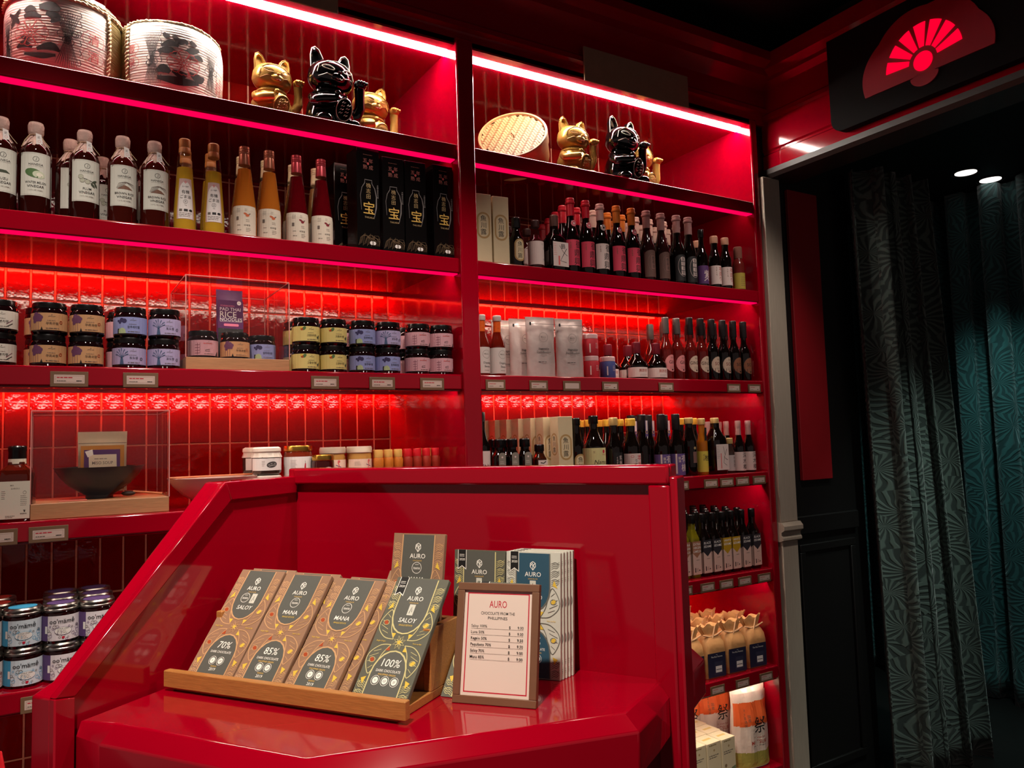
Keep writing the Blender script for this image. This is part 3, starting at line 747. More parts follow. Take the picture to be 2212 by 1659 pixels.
for r_ in ((-x, x, zb - 0.0016, zb), (-x, x, za, za + 0.0016), (-x, -x + 0.0016, za, zb), (x - 0.0016, x, za, zb)): E.append(('r',) + r_ + (REDINK,))
E += [('t', 'AURO', 0, H - 0.0285, 0.0135, REDINK, 0.026), ('t', 'CHOCOLATE FROM THE', 0, H - 0.041, 0.0056, INK, 0.05), ('t', 'PHILLIPINES', 0, H - 0.0475, 0.0056, INK, 0.03)]
for i, (n, p) in enumerate((('Saloy 100%', '9.00'), ('Luna 50%', '9.00'), ('Regalo 50%', '9.50'), ('Paquibato 70%', '9.50'), ('Saloy 70%', '9.00'), ('Mana 85%', '9.00'))):
    z = H - 0.0585 - i * 0.0082
    E += [('t', n, -0.0385, z, 0.0052, INK, 0.034, 0, 'l'), ('t', '$', 0.0185, z - 0.0006, 0.0052, INK), ('t', p, 0.0385, z - 0.0006, 0.0052, INK, 0.012, 0, 'r'), ('r', -0.0385, 0.0385, z - 0.0037, z - 0.0034, GREYINK)]
printed('price_list', E, flat(0.004), fr, eps=0.0003)

# ------------------------------------------------------------------ products: kinds
PARCH = pm('parchment_cover', (206, 176, 164), 0.8, noise=0.1, nscale=40, bump=0.3, bscale=90)
RAFFIA = pm('raffia', (170, 140, 112), 0.8, noise=0.15)
LBL = pm('vinegar_label', (206, 208, 196), 0.8, noise=0.03)
def cover(t, z0, z1, r, rs):
    """paper cap tied over a bottle mouth"""
    w1 = lambda a, z: 1 + (0.10 * math.sin(7 * a + 1) + 0.06 * math.sin(13 * a)) * max(0, (z1 - 0.03 - z) / 0.03)
    c = MB().lathe([(rs, z0), (rs * 0.86, z0 + 0.010), (r * 0.92, z1 - 0.036), (r * 0.86, z1 - 0.031), (r * 1.06, z1 - 0.025), (r * 1.10, z1 - 0.008), (r * 0.95, z1 - 0.001), (r * 0.3, z1)], PARCH, 28, wob=w1).obj('paper_cover', t)
    return c
def vinegar(fruit, glass=BROWNGLASS):
    def f():
        t = empty('vinegar_bottle')
        R = 0.0325
        MB().lathe([(R * .9, 0), (R, 0.004), (R, 0.148), (R * .93, 0.157), (R * .66, 0.170), (0.0135, 0.178), (0.0125, 0.205)], glass, 28).obj('glass_body', t)
        E = [('r', -0.034, 0.034, 0.042, 0.142, LBL), ('r', -0.032, 0.032, 0.0445, 0.0448, GREYINK), ('r', -0.032, 0.032, 0.1395, 0.1398, GREYINK)]
        E += [('o', 0, 0.127, 0.0062, 0.0009, INK), ('l', [(0.001, 0.1305), (0.001, 0.125), (-0.0015, 0.124)], 0.0009, INK), ('t', 'HANEGA', 0, 0.1145, 0.0072, INK, 0.031), ('r', -0.015, 0.015, 0.1095, 0.1098, GREYINK)]
        if fruit == 'WINTER MELON':
            E += [('c', -0.004, 0.094, 0.018, GREENINK, 0.010, -0.25), ('c', 0.006, 0.091, 0.0125, pm('melon_flesh', (196, 206, 178), .8), 0.0085, -0.2), ('c', 0.008, 0.0905, 0.007, pm('melon_core', (226, 224, 204), .8), 0.0048, -0.2)]
        elif fruit == 'PLUM':
            E += [('l', [(-0.018, 0.099), (0.0, 0.095), (0.016, 0.089)], 0.0014, INK)]
            for x, z in ((-0.010, 0.092), (0.001, 0.0895), (-0.013, 0.1005)): E += [('c', x, z, 0.0055, pm('plum_grey', (176, 180, 160), .8)), ('o', x, z, 0.0055, 0.0006, GREYINK)]
            for x, z, a in ((0.016, 0.092, .5), (0.019, 0.085, -1.0), (0.012, 0.083, -.8)): E.append(('c', x, z, 0.0065, pm('leaf_dark', (60, 70, 54), .8), 0.0026, a))
        elif fruit == 'BROWN RICE':
            E += [('p', [(-0.016, 0.083), (0.018, 0.083), (0.009, 0.0895), (0, 0.093), (-0.009, 0.088)], BROWNINK)]
            for k in range(5): E.append(('l', [(-0.017 + 0.002 * k, 0.085), (-0.012 + 0.004 * k, 0.097 + 0.001 * k), (0.002 + 0.0045 * k, 0.101 - 0.001 * k), (0.010 + 0.003 * k, 0.096 - 0.002 * k)], 0.0009, GREYINK))
        else:
            E += [('p', [(-0.016, 0.086), (0.014, 0.086), (0.006, 0.092), (-0.010, 0.093)], pm('leaf_dark', (60, 70, 54), .8))]
        E += [('t', fruit, 0, 0.0725, 0.0074, INK, 0.042), ('t', 'VINEGAR', 0, 0.0635, 0.0080, INK, 0.038), ('t', '11.8 FL OZ (350ML)', 0, 0.0545, 0.0036, GREYINK, 0.030)]
        lab = printed('paper_label', E, cyl(R), t)
        c = cover(t, 0.160, 0.222, 0.0152, 0.0265)
        MB().lathe([(0.0148, 0.1885), (0.0158, 0.190), (0.0148, 0.1915)], RAFFIA, 18, caps=False).obj('raffia_tie', c)
        tl = MB()
        tl.tube([(0.004, -0.0155, 0.190), (0.010, -0.024, 0.183), (0.017, -0.030, 0.170), (0.026, -0.033, 0.158)], 0.0010, RAFFIA, 5)
        tl.tube([(-0.004, -0.0155, 0.190), (-0.012, -0.022, 0.186), (-0.022, -0.030, 0.168), (-0.028, -0.034, 0.150)], 0.0010, RAFFIA, 5)
        tl.obj('raffia_tail', c)
        printed('paper_tag', [('p', [(-0.001, 0.190), (0.010, 0.187), (0.013, 0.166), (0.000, 0.164)], WHITE), ('t', '花', 0.005, 0.180, 0.006, INK), ('o', 0.006, 0.171, 0.003, 0.0005, PINKINK)], flat(-0.0255), c)
        return t
    return f
KINDS['vin_yuzu'] = vinegar('YUZU'); KINDS['vin_melon'] = vinegar('WINTER MELON'); KINDS['vin_plum'] = vinegar('PLUM'); KINDS['vin_rice'] = vinegar('BROWN RICE', pm('amber_brown_glass', (58, 14, 8), 0.04, coat=0.4))
OIL = pm('golden_sesame_oil', (244, 196, 60), 0.03, trans=0.5, ior=1.36)
ORCAP = pm('orange_brown_cap', (196, 128, 64), 0.4, noise=0.05)
def sesame():
    t = empty('sesame_oil_bottle')
    rf = lambda z: 0.0262 - max(0, z - 0.05) * 0.066
    MB().lathe([(0.024, 0), (0.0262, 0.004), (0.0262, 0.05), (rf(0.12), 0.12), (rf(0.165), 0.165)], OIL, 24).obj('oil_body', t)
    MB().lathe([(rf(0.165), 0.1652), (rf(0.195), 0.195), (0.0135, 0.208)], CLEAR, 24, caps=False).obj('glass_neck', t)
    MB().lathe([(0.0128, 0.203), (0.0142, 0.205), (0.0142, 0.216), (0.0132, 0.218), (0.0138, 0.2195), (0.0138, 0.2385), (0.0125, 0.241)], ORCAP, 24).obj('cap', t)
    PK = pm('dusty_pink_paper', (206, 172, 168), 0.8)
    E = [('p', [(-0.022, 0.030), (0.022, 0.030), (0.0185, 0.134), (-0.0185, 0.134)], PK), ('p', arch(-0.0175, 0.0175, 0.031, 0.126, k=1.5), WHITE)]
    E += [('t', '❖', 0, 0.1245, 0.008, PINKINK), ('t', 'わ一味屋', 0, 0.113, 0.0045, INK), ('t', '有機', 0, 0.099, 0.0105, INK), ('t', 'ごま油', 0, 0.0865, 0.0098, INK), ('o', 0, 0.074, 0.0052, 0.0006, INK), ('t', '日', 0, 0.074, 0.0045, INK), ('t', '105g', 0, 0.065, 0.003, GREYINK)]
    E += [('r', -0.015, -0.008, 0.049, 0.055, GREYINK), ('r', -0.004, 0.005, 0.049, 0.055, INK), ('c', 0.012, 0.052, 0.0042, INK, 0.003), ('g', -0.015, 0.015, 0.044, 3, 0.004, 0.0009, GREYINK)]
    printed('paper_label', E, cyl(rf), t, zs=[0.05, 0.08, 0.11])
    return t
KINDS['sesame'] = sesame
PINKCAPS = pm('rose_shrink_capsule', (196, 120, 104), 0.3, metal=0.5, noise=0.1)
CREAMCAP = pm('cream_cap', (226, 208, 168), 0.4, noise=0.05)
def fruitvin(liquid, ink, caps, clearneck=True):
    def f():
        t = empty('fruit_vinegar_bottle')
        rf = lambda z: 0.0305 if z < 0.07 else 0.0305 - (z - 0.07) * 0.122
        MB().lathe([(0.029, 0), (0.0305, 0.003), (0.0305, 0.07), (rf(0.13), 0.13), (rf(0.186), 0.186)], liquid, 24).obj('filled_body', t)
        MB().lathe([(rf(0.186), 0.1862), (rf(0.205), 0.205), (0.0125, 0.222)], CLEAR, 24, caps=False).obj('glass_neck', t)
        MB().lathe([(0.0148, 0.197), (0.0136, 0.222), (0.0128, 0.226), (0.0138, 0.228), (0.0138, 0.231), (0.0128, 0.232), (0.0138, 0.2335), (0.0138, 0.237), (0.0128, 0.238), (0.0136, 0.2395), (0.0134, 0.246), (0.011, 0.247)], caps, 24).obj('cap_sleeve', t)
        E = [('r', -0.046, 0.030, 0.004, 0.082, PAPER), ('g', -0.024, -0.012, 0.073, 3, 0.004, 0.001, GREYINK), ('g', -0.003, 0.005, 0.072, 2, 0.004, 0.001, GREYINK)]
        E += [('c', 0.004, 0.056, 0.005, ink, 0.0035, 0.3), ('c', -0.001, 0.060, 0.005, ink, 0.0026, -0.4), ('c', 0.009, 0.060, 0.003, GREYINK, 0.0014, 0.6)]
        E += [('g', 0.0, 0.012, 0.044, 2, 0.004, 0.001, GREYINK), ('t', '비파청', 0.003, 0.030, 0.0058, INK), ('g', 0.0, 0.012, 0.022, 3, 0.004, 0.001, GREYINK), ('g', -0.022, -0.013, 0.030, 1, 0.004, 0.001, INK), ('t', '300 ml', -0.017, 0.018, 0.004, INK), ('r', -0.024, -0.018, 0.044, 0.053, GREYINK)]
        printed('paper_label', E, cyl(rf), t, zs=[0.07, 0.076])
        return t
    return f
KINDS['orangevin'] = fruitvin(pm('amber_vinegar', (240, 140, 48), 0.03, trans=0.5, ior=1.36), pm('orange_ink', (206, 104, 60), .7), pm('copper_sleeve', (186, 116, 88), .3, metal=.4))
KINDS['redvin'] = fruitvin(pm('ruby_vinegar', (120, 8, 22), 0.03, trans=0.5, ior=1.38), pm('crimson_ink', (130, 24, 40), .7), pm('rose_sleeve', (196, 70, 80), .3, metal=.4))
KINDS['backvin'] = fruitvin(pm('amber_vinegar_pale', (220, 160, 90), 0.03, trans=0.6, ior=1.38), pm('orange_ink', (206, 104, 60), .7), CREAMCAP)
BOXBLK = pm('gloss_black_card', (14, 12, 12), 0.18, coat=0.3, noise=0.08)
def giftbox():
    t = empty('gift_box'); w2, h = 0.0335, 0.282
    bx = MB().cbox(-w2, w2, -w2, w2, 0, h, 0.0012, BOXBLK).obj('carton', t)
    E = [('g', -0.014, 0.014, h - 0.018, 1, 0.004, 0.0016, BROWNINK)]
    for i, ch in enumerate('五年熟成'): E.append(('t', ch, (-0.0085, 0.0085)[i % 2], h - 0.034 - 0.018 * (i // 2), 0.0135, pm('rose_foil', (176, 110, 100), .4)))
    E.append(('p', [(0, h - 0.037), (0.004, h - 0.0415), (0, h - 0.046), (-0.004, h - 0.0415)], PINKINK))
    g = pm('grey_outline_foil', (128, 122, 120), .4)
    def bl(k): return [(-0.0105 * k, 0.196), (0.0105 * k, 0.196), (0.0105 * k, 0.186), (0.019 * k, 0.172), (0.0235 * k, 0.150), (0.0225 * k, 0.120), (0.0175 * k, 0.094)]
    L_ = [(-x, z) for x, z in bl(1)][::-1]
    E.append(('l', [(-0.021, 0.110), (-0.0235, 0.150), (-0.019, 0.172), (-0.0105, 0.186), (-0.0105, 0.195), (0.0105, 0.195), (0.0105, 0.186), (0.019, 0.172), (0.0235, 0.150), (0.0225, 0.120), (0.016, 0.090)], [0.0008, 0.0012, 0.0016, 0.002, 0.002, 0.002, 0.002, 0.0022, 0.003, 0.0038, 0.0010], g))
    E += [('v', '桷志田', 0, 0.187, 0.0145, pm('dull_gold', (176, 150, 104), .4)), ('t', '宝', 0.001, 0.116, 0.037, GOLDINK), ('t', 'TAKARA', 0.002, 0.091, 0.0072, pm('dull_gold', (176, 150, 104))), ('v', '本醸造黒酢有機', 0.0275, 0.185, 0.0052, g)]
    br = pm('dim_bronze_ink', (96, 74, 48), .5)
    for k in range(16):
        a = -0.03 + 0.004 * k; E.append(('l', [(a, 0.012 + 0.003 * (k % 3)), (a + 0.006, 0.034 + 0.004 * (k % 4)), (a + 0.018, 0.042 - 0.002 * (k % 5)), (min(0.032, a + 0.03), 0.034 - 0.004 * (k % 3))], 0.0012, br) if a < 0.012 else ('l', [(a, 0.014), (min(a + 0.006, 0.032), 0.03)], 0.001, br))
    E += [('p', rrect(0.002, 0.020, 0.016, 0.026, 0.005), WHITEINK), ('r', 0.0095, 0.0125, 0.0162, 0.0258, GREYINK)]
    printed('printed_front', [e for e in E if e], flat(-w2), bx, eps=0.0003)
    return t
KINDS['giftbox'] = giftbox
def jamjar(lab, kind):
    def f():
        t = empty('jam_jar'); R = 0.0365
        MB().lathe([(R * .92, 0), (R, 0.005), (R, 0.050), (R * .97, 0.056), (R * .90, 0.060)], JARDARK, 28).obj('glass_body', t)
        MB().lathe([(R * .925, 0.0585), (R * .95, 0.0595), (R * .95, 0.069), (R * .92, 0.0725), (R * .82, 0.0718), (R * .80, 0.0722)], BLACKCAP, 28).obj('lid', t)
        E = [('r', -0.075, 0.060, 0.0085, 0.0475, lab)]
        if kind == 'fig':
            pu = pm('grape_print', (104, 58, 92), .7)
            for x, z, r in ((-0.030, 0.043, .006), (-0.024, 0.040, .006), (-0.034, 0.036, .006), (-0.026, 0.033, .0055), (-0.019, 0.037, .005), (-0.033, 0.0285, .0045), (-0.020, 0.0315, .004)): E.append(('c', x, z, r, pu))
            for x in (-0.030, -0.024, -0.036): E.append(('l', [(x, 0.030), (x + .0005, 0.009)], 0.0008, pu))
            E.append(('p', [(-0.019, 0.0085), (-0.014, 0.0085), (-0.0165, 0.0165)], INK)); nm = '무화과잼'; E.append(('o', 0.022, 0.027, 0.0036, 0.0014, ORG))
        elif kind == 'grape':
            bl = pm('tree_blue', (62, 86, 120), .7)
            E.append(('p', [(-0.026, 0.0085), (-0.017, 0.0085), (-0.0195, 0.025), (-0.024, 0.025)], bl))
            for dx, dz in ((-.012, .014), (-.007, .019), (-.001, .021), (.006, .018), (.012, .014), (-.014, .008), (.013, .008)):
                E.append(('l', [(-0.0215, 0.024), (-0.0215 + dx * .5, 0.024 + dz * .6), (-0.0215 + dx, 0.024 + dz)], 0.0009, bl))
                E += [('c', -0.0215 + dx, 0.024 + dz, 0.0014, bl), ('c', -0.0215 + dx * .75, 0.025 + dz * .8, 0.0012, bl)]
            nm = '포도잼'; E.append(('o', 0.022, 0.022, 0.0034, 0.0012, INK))
        elif kind == 'blue':
            bb = pm('berry_navy', (46, 40, 84), .7)
            for x, z, r in ((-0.022, 0.040, .0052), (-0.016, 0.038, .0055), (-0.030, 0.038, .003), (-0.026, 0.034, .003)): E.append(('c', x, z, r, bb))
            E += [('p', [(-0.032, 0.0085), (-0.012, 0.0085), (-0.014, 0.018), (-0.020, 0.022), (-0.028, 0.019)], pm('pale_green_print', (168, 186, 140), .7)), ('c', -0.030, 0.018, 0.002, INK), ('r', -0.032, -0.029, 0.0085, 0.017, INK)]
            nm = '블루베리잼'
        elif kind == 'yuzu':
            E += [('c', -0.016, 0.042, 0.006, GREENINK, 0.004, 0.9), ('c', -0.022, 0.040, 0.0035, ORG), ('c', -0.024, 0.044, 0.003, YEL), ('c', 0.026, 0.020, 0.0055, pm('leaf_dark', (60, 70, 54)), 0.0025, 1.3), ('c', 0.023, 0.018, 0.0045, pm('leaf_dark', (60, 70, 54)), 0.002, 2.1), ('l', [(0.026, 0.0085), (0.026, 0.022)], 0.0007, INK)]
            nm = '고흥유자잼'
        elif kind == 'pink':
            for z in (0.014, 0.021, 0.028, 0.035): E += [('l', [(-0.030, z), (-0.018, z), (-0.018, z + 0.005)], 0.0011, pm('plum_line', (110, 50, 70), .7))]
            E += [('l', [(-0.024, 0.010), (-0.024, 0.040)], 0.0011, pm('plum_line', (110, 50, 70))), ('l', [(-0.005, 0.022), (0.005, 0.024), (0.005, 0.019), (-0.005, 0.019), (-0.005, 0.022)], 0.001, INK), ('p', [(0.022, 0.0085), (0.030, 0.0085), (0.030, 0.020), (0.026, 0.016)], INK), ('g', -0.010, 0.014, 0.038, 1, .004, .002, PINKINK)]
            nm = ''
        else:
            E += [('l', [(0.012, 0.012), (0.026, 0.020)], 0.002, INK), ('l', [(0.012, 0.018), (0.026, 0.028)], 0.0016, pm('plum_line', (110, 50, 70), .7))]; nm = '복분자잼'
        E += [('t', '⚘', 0.003, 0.043, 0.004, GREYINK), ('l', [(-0.004, 0.0395), (0, 0.0405), (0.004, 0.0393), (0.010, 0.0405)], 0.0007, GREYINK)]
        if nm: E += [('t', nm, 0.004, 0.0235, 0.0068, INK, 0.026), ('g', -0.006, 0.014, 0.030, 1, .003, .0008, GREYINK)]
        E.append(('g', -0.008, 0.026, 0.012, 1, 0.003, 0.0012, GREYINK))
        printed('paper_label', E, cyl(R), t)
        return t
    return f
JC = {'fig': (198, 150, 104), 'grape': (168, 158, 196), 'blue': (138, 146, 196), 'yuzu': (214, 196, 118), 'pink': (198, 148, 156), 'white': (216, 210, 196)}
for k, c in JC.items(): KINDS['jam_' + k] = jamjar(pm('jam_label_' + k, c, 0.75, noise=0.03), k)
def chilejar(col, body):
    def f():
        t = empty('chile_crisp_jar'); R = 0.0375
        MB().lathe([(R * .93, 0), (R, 0.005), (R, 0.062), (R * .95, 0.068), (R * .9, 0.071)], pm('chile_oil_glass', (30, 8, 8), .05, coat=.4), 28).obj('glass_body', t)
        ld = MB().lathe([(R * .95, 0.068), (R * 1.0, 0.0695), (R * 1.0, 0.073), (R * .965, 0.0745), (R * .985, 0.0765), (R * .985, 0.081), (R * .93, 0.0845), (R * .84, 0.0838), (R * .82, 0.0842)], SILVER, 28).obj('lid', t)
        MB().lathe([(R * .74, 0.0840), (R * .74, 0.0846)], col, 24).obj('lid_disc', ld)
        E = [('r', -0.075, 0.075, 0.006, 0.060, body), ('p', [(-0.075, 0.006), (-0.026, 0.006), (-0.026, 0.060), (-0.075, 0.060)], col)]
        E += [('r', -0.033, -0.027, 0.022, 0.038, WHITEINK)]
        r = random.Random(5)
        for k in range(26):
            x, z = r.uniform(-0.024, 0.040), r.uniform(0.008, 0.038); rr = r.uniform(.002, .005)
            E.append(('o', x, z, rr, 0.0007, col if k % 2 else GREYINK))
        E += [('c', 0.006, 0.027, 0.017, WHITE, 0.009), ('o', 0.006, 0.027, 0.017, 0.0006, col, 0.009), ('t', 'CHILE CRISP', 0.006, 0.0318, 0.0042, INK), ('g', -0.006, 0.018, 0.0275, 3, 0.003, 0.0009, GREYINK), ('c', 0.006, 0.0125, 0.0028, REDINK), ('t', "oo'mämē", 0.004, 0.0485, 0.0138, INK, 0.05)]
        printed('paper_label', E, cyl(R), t)
        return t
    return f
KINDS['chile_blue'] = chilejar(pm('sky_blue_print', (60, 160, 206), .6), pm('pale_blue_label', (206, 220, 230), .7))
KINDS['chile_purple'] = chilejar(pm('violet_print', (92, 66, 120), .6), pm('pale_lilac_label', (222, 214, 220), .7))
KINDS['chile_red'] = chilejar(pm('scarlet_print', (196, 60, 48), .6), pm('pale_rose_label', (230, 212, 204), .7))

# ------------------------------------------------------------------ products: left bay
CAT = 'bottle'; Y0 = 0.048
g2 = 'vinegar bottles on the upper bottle shelf'
place('vin_yuzu', -0.094, Y0, ZS[2], 12, 'dark vinegar bottle cut off by the left edge, paper cap', CAT)
place('vin_melon', -0.026, Y0, ZS[2], 2, 'dark vinegar bottle with a winter melon on its label', CAT)
place('vin_plum', 0.073, Y0, ZS[2], 8, 'dark vinegar bottle with a plum sprig on its label, front row', CAT)
place('vin_rice', 0.154, Y0, ZS[2], 4, 'brown rice vinegar bottle between the plum vinegar and its twin', CAT)
place('vin_rice', 0.225, Y0, ZS[2], 6, 'brown rice vinegar bottle next to the golden sesame oil', CAT)
for x, y, k in ((0.046, 0.125, 'vin_plum'), (-0.03, 0.14, 'vin_melon'), (0.165, 0.14, 'vin_rice'), (0.235, 0.14, 'vin_rice'), (0.12, 0.22, 'vin_plum'), (0.225, 0.24, 'vin_rice')):
    place(k, x, y, ZS[2], 20, 'paper capped vinegar bottle behind the front vinegars', CAT, 'vinegar bottles in the back rows')
place('sesame', 0.295, Y0, ZS[2], -4, 'golden sesame oil bottle beside the brown rice vinegar', CAT)
place('sesame', 0.364, Y0, ZS[2], -8, 'golden sesame oil bottle beside the amber fruit vinegar', CAT)
for x, y in ((0.308, 0.125), (0.370, 0.125), (0.322, 0.20), (0.384, 0.20), (0.396, 0.275)):
    place('sesame', x, y, ZS[2], 5, 'golden sesame oil bottle behind the front pair', CAT, 'sesame oil bottles in the back rows')
place('orangevin', 0.441, Y0, ZS[2], -6, 'tapered amber fruit vinegar bottle beside the sesame oil', CAT)
place('orangevin', 0.505, Y0, ZS[2], -2, 'tapered amber fruit vinegar bottle beside the ruby vinegar', CAT)
place('redvin', 0.578, Y0, ZS[2], 6, 'tapered ruby fruit vinegar bottle beside the amber vinegar', CAT)
place('redvin', 0.646, Y0, ZS[2], 8, 'tapered ruby fruit vinegar bottle beside the black boxes', CAT)
for x, y in ((0.450, 0.125), (0.515, 0.125), (0.590, 0.125), (0.655, 0.125), (0.468, 0.20), (0.535, 0.20), (0.61, 0.20)):
    place('backvin', x, y, ZS[2], 5, 'cream capped bottle behind the fruit vinegars', CAT, 'cream capped bottles in the back rows')
place('giftbox', 0.772, 0.058, ZS[2], 4, 'tall black gift box with gold lettering, leftmost of the front four', 'box', scale=1.04)
place('giftbox', 0.853, 0.062, ZS[2], -1, 'tall black gift box with gold lettering, second of the front four', 'box')
place('giftbox', 0.923, 0.062, ZS[2], 0, 'tall black gift box with gold lettering, third of the front four', 'box')
place('giftbox', 1.008, 0.055, ZS[2], 3, 'tall black gift box with gold lettering, by the red post', 'box')
place('giftbox', 0.745, 0.17, ZS[2], 2, 'black gift box showing its side just behind the front four', 'box')
place('giftbox', 0.735, 0.27, ZS[2], 2, 'black gift box farthest back beside the ruby vinegar', 'box')

JN = {'fig': 'tan', 'grape': 'lilac', 'blue': 'blue', 'yuzu': 'yellow', 'pink': 'pink', 'white': 'white'}
def jam(x, top, bot, where, y=0.046, rz=0):
    place('jam_' + bot, x, y, ZS[3], rz, 'lower ' + JN[bot] + ' labelled jam jar ' + where, 'jar')
    place('jam_' + top, x + 0.002, y, ZS[3] + 0.0735, rz - 4, 'upper ' + JN[top] + ' labelled jam jar ' + where, 'jar')
jam(-0.093, 'white', 'white', 'cut off by the left edge', rz=10)
jam(0.004, 'fig', 'fig', 'in the left one of the two tan columns', rz=6)
jam(0.080, 'fig', 'fig', 'in the right one of the two tan columns', rz=8)
jam(0.171, 'blue', 'grape', 'in the column right after the tan ones', rz=4)
jam(0.247, 'grape', 'grape', 'beside the left wall of the acrylic case', rz=10)
jam(0.597, 'yuzu', 'yuzu', 'beside the right wall of the acrylic case', rz=6)
jam(0.673, 'yuzu', 'yuzu', 'next to the blue columns', rz=8)
jam(0.756, 'blue', 'blue', 'next to the yellow columns', rz=5)
jam(0.832, 'grape', 'blue', 'next to the pink columns', rz=8)
jam(0.925, 'pink', 'pink', 'in the left one of the two pink columns', rz=4)
jam(1.000, 'pink', 'pink', 'by the red post', rz=4)
for x, k in ((-0.02, 'fig'), (0.07, 'fig'), (0.150, 'pink'), (0.245, 'grape'), (0.585, 'yuzu'), (0.665, 'yuzu'), (0.742, 'pink'), (0.83, 'blue'), (0.915, 'pink'), (0.99, 'pink')):
    for lv in (0, 1):
        place('jam_' + k, x + 0.012, 0.128, ZS[3] + lv * 0.0735, 15, 'jam jar behind the front jam jars', 'jar', 'jam jars in the second row')

# acrylic cases on oak plinths
OAKB = pm('oak_plinth', (176, 128, 88), 0.5, noise=0.25, nscale=50, stretch=(0.6, 6, 6), bump=0.04)
def case(x0, x1, y0, y1, z, h, hb, label):
    t = tag(empty('acrylic_case', ((x0 + x1) / 2, (y0 + y1) / 2, z)), label, 'display case'); w2, d2, th = (x1 - x0) / 2, (y1 - y0) / 2, 0.004
    MB().cbox(-w2, w2, -d2, d2, 0, hb, 0.001, OAKB).obj('oak_plinth', t)
    for a in ((-w2, w2, -d2, -d2 + th), (-w2, w2, d2 - th, d2), (-w2, -w2 + th, -d2 + th, d2 - th), (w2 - th, w2, -d2 + th, d2 - th)):
        MB().box(*a, hb + 0.0003, h - th, ACRYL).obj('pane', t)
    MB().box(-w2, w2, -d2, d2, h - th, h, ACRYL).obj('top_pane', t)
    ed = MB(); eg = pm('acrylic_edge', (214, 150, 140), 0.2)
    for sx in (-1, 1):
        for sy in (-1, 1): ed.box(sx * w2 - 0.0011, sx * w2 + 0.0011, sy * d2 - 0.0011, sy * d2 + 0.0011, hb, h, eg)
        ed.box(sx * w2 - 0.0011, sx * w2 + 0.0011, -d2, d2, h - 0.0011, h + 0.0011, eg)
    for sy in (-1, 1): ed.box(-w2, w2, sy * d2 - 0.0011, sy * d2 + 0.0011, h - 0.0011, h + 0.0011, eg)
    ed.obj('bright_edge', t)
case(0.294, 0.548, 0.022, 0.285, ZS[3], 0.236, 0.031, 'acrylic case on an oak plinth among the jam jars')
place('jam_pink', 0.345, 0.09, ZS[3] + 0.0315, 8, 'pink labelled jar inside the acrylic case among the jams', 'jar')
place('jam_fig', 0.425, 0.095, ZS[3] + 0.0315, 6, 'tan labelled jar inside the acrylic case', 'jar')
place('jam_blue', 0.502, 0.13, ZS[3] + 0.0315, 6, 'blue labelled jar inside the acrylic case', 'jar')
PURP = pm('purple_pouch', (92, 48, 96), 0.4, noise=0.1, bump=0.15, bscale=30)
def pillow(w2, h, d, mat, seal=0.012, n=10, nz=14, bottom=True, name='pouch', par=None, wr=0.0):
    """soft packet: thick in the middle, flat sealed top, standing on its bottom"""
    vs = []; fs = []; rr = random.Random(3)
    def th(u, v):
        a = (1 - abs(u) ** 2.6)
        b = min(1.0, (1 - v) / 0.45) ** 0.7 if v < 1 - seal / h else 0.02
        return max(0.0012, d * a ** 0.6 * b)
    for s in (-1, 1):
        for j in range(nz + 1):
            v = j / nz
            for i in range(n + 1):
                u = -1 + 2 * i / n
                y = s * th(u, v) + (wr * math.sin(9 * u + 5 * v) * math.sin(7 * v) if 0.05 < v < 0.9 else 0)
                vs.append((u * w2 * (1 - 0.03 * math.sin(v * PI)), y, v * h))
    o = (n + 1) * (nz + 1)
    for s in (0, 1):
        for j in range(nz):
            for i in range(n):
                a = s * o + j * (n + 1) + i; q = (a, a + 1, a + n + 2, a + n + 1)
                fs.append(q if s == 0 else q[::-1])
    for j in range(nz):
        for i in (0, n):
            a = j * (n + 1) + i; fs.append((a, a + n + 1, o + a + n + 1, o + a) if i == 0 else (a, o + a, o + a + n + 1, a + n + 1))
    for i in range(n): fs.append((i, o + i, o + i + 1, i + 1)); a = nz * (n + 1) + i; fs.append((a, a + 1, o + a + 1, o + a))
    return MB().add(vs, fs, mat).obj(name, par, ang=50)
def noodlepack():
    t = empty('noodle_packet'); b = pillow(0.0345, 0.198, 0.012, PURP, 0.02, name='packet', par=t)
    PKP = pm('pink_print', (222, 120, 150), .6)
    E = [('p', [(-.033, 0.004), (0.033, 0.004), (0.033, 0.168), (-.033, 0.168)], PURP), ('c', 0.022, 0.162, 0.0055, WHITEINK), ('t', 'USDA', 0.022, 0.162, 0.003, GREENINK), ('t', 'FORBIDDEN', -0.026, 0.153, 0.0066, PKP, 0.05, 0, 'l')]
    E += [('t', 'PAD THAI', -0.028, 0.144, 0.0125, WHITEINK, 0.058, 0, 'l'), ('t', 'RICE', -0.028, 0.130, 0.022, WHITEINK, 0.057, 0, 'l'), ('t', 'NOODLES', -0.028, 0.1165, 0.0128, WHITEINK, 0.058, 0, 'l'), ('r', -0.028, 0.030, 0.1102, 0.1108, WHITEINK)]
    E += [('p', rrect(-0.018, 0.021, 0.098, 0.105, 0.003), PKP), ('r', -0.0325, 0.0325, 0.0045, 0.092, pm('dark_grey_print', (44, 44, 44), .6))]
    printed('printed_front', E, flat(-0.0125), b)
    return t
KINDS['noodle'] = noodlepack
place('noodle', 0.422, 0.150, ZS[3] + 0.0315, 4, 'purple rice noodle packet upright inside the acrylic case', 'packet')

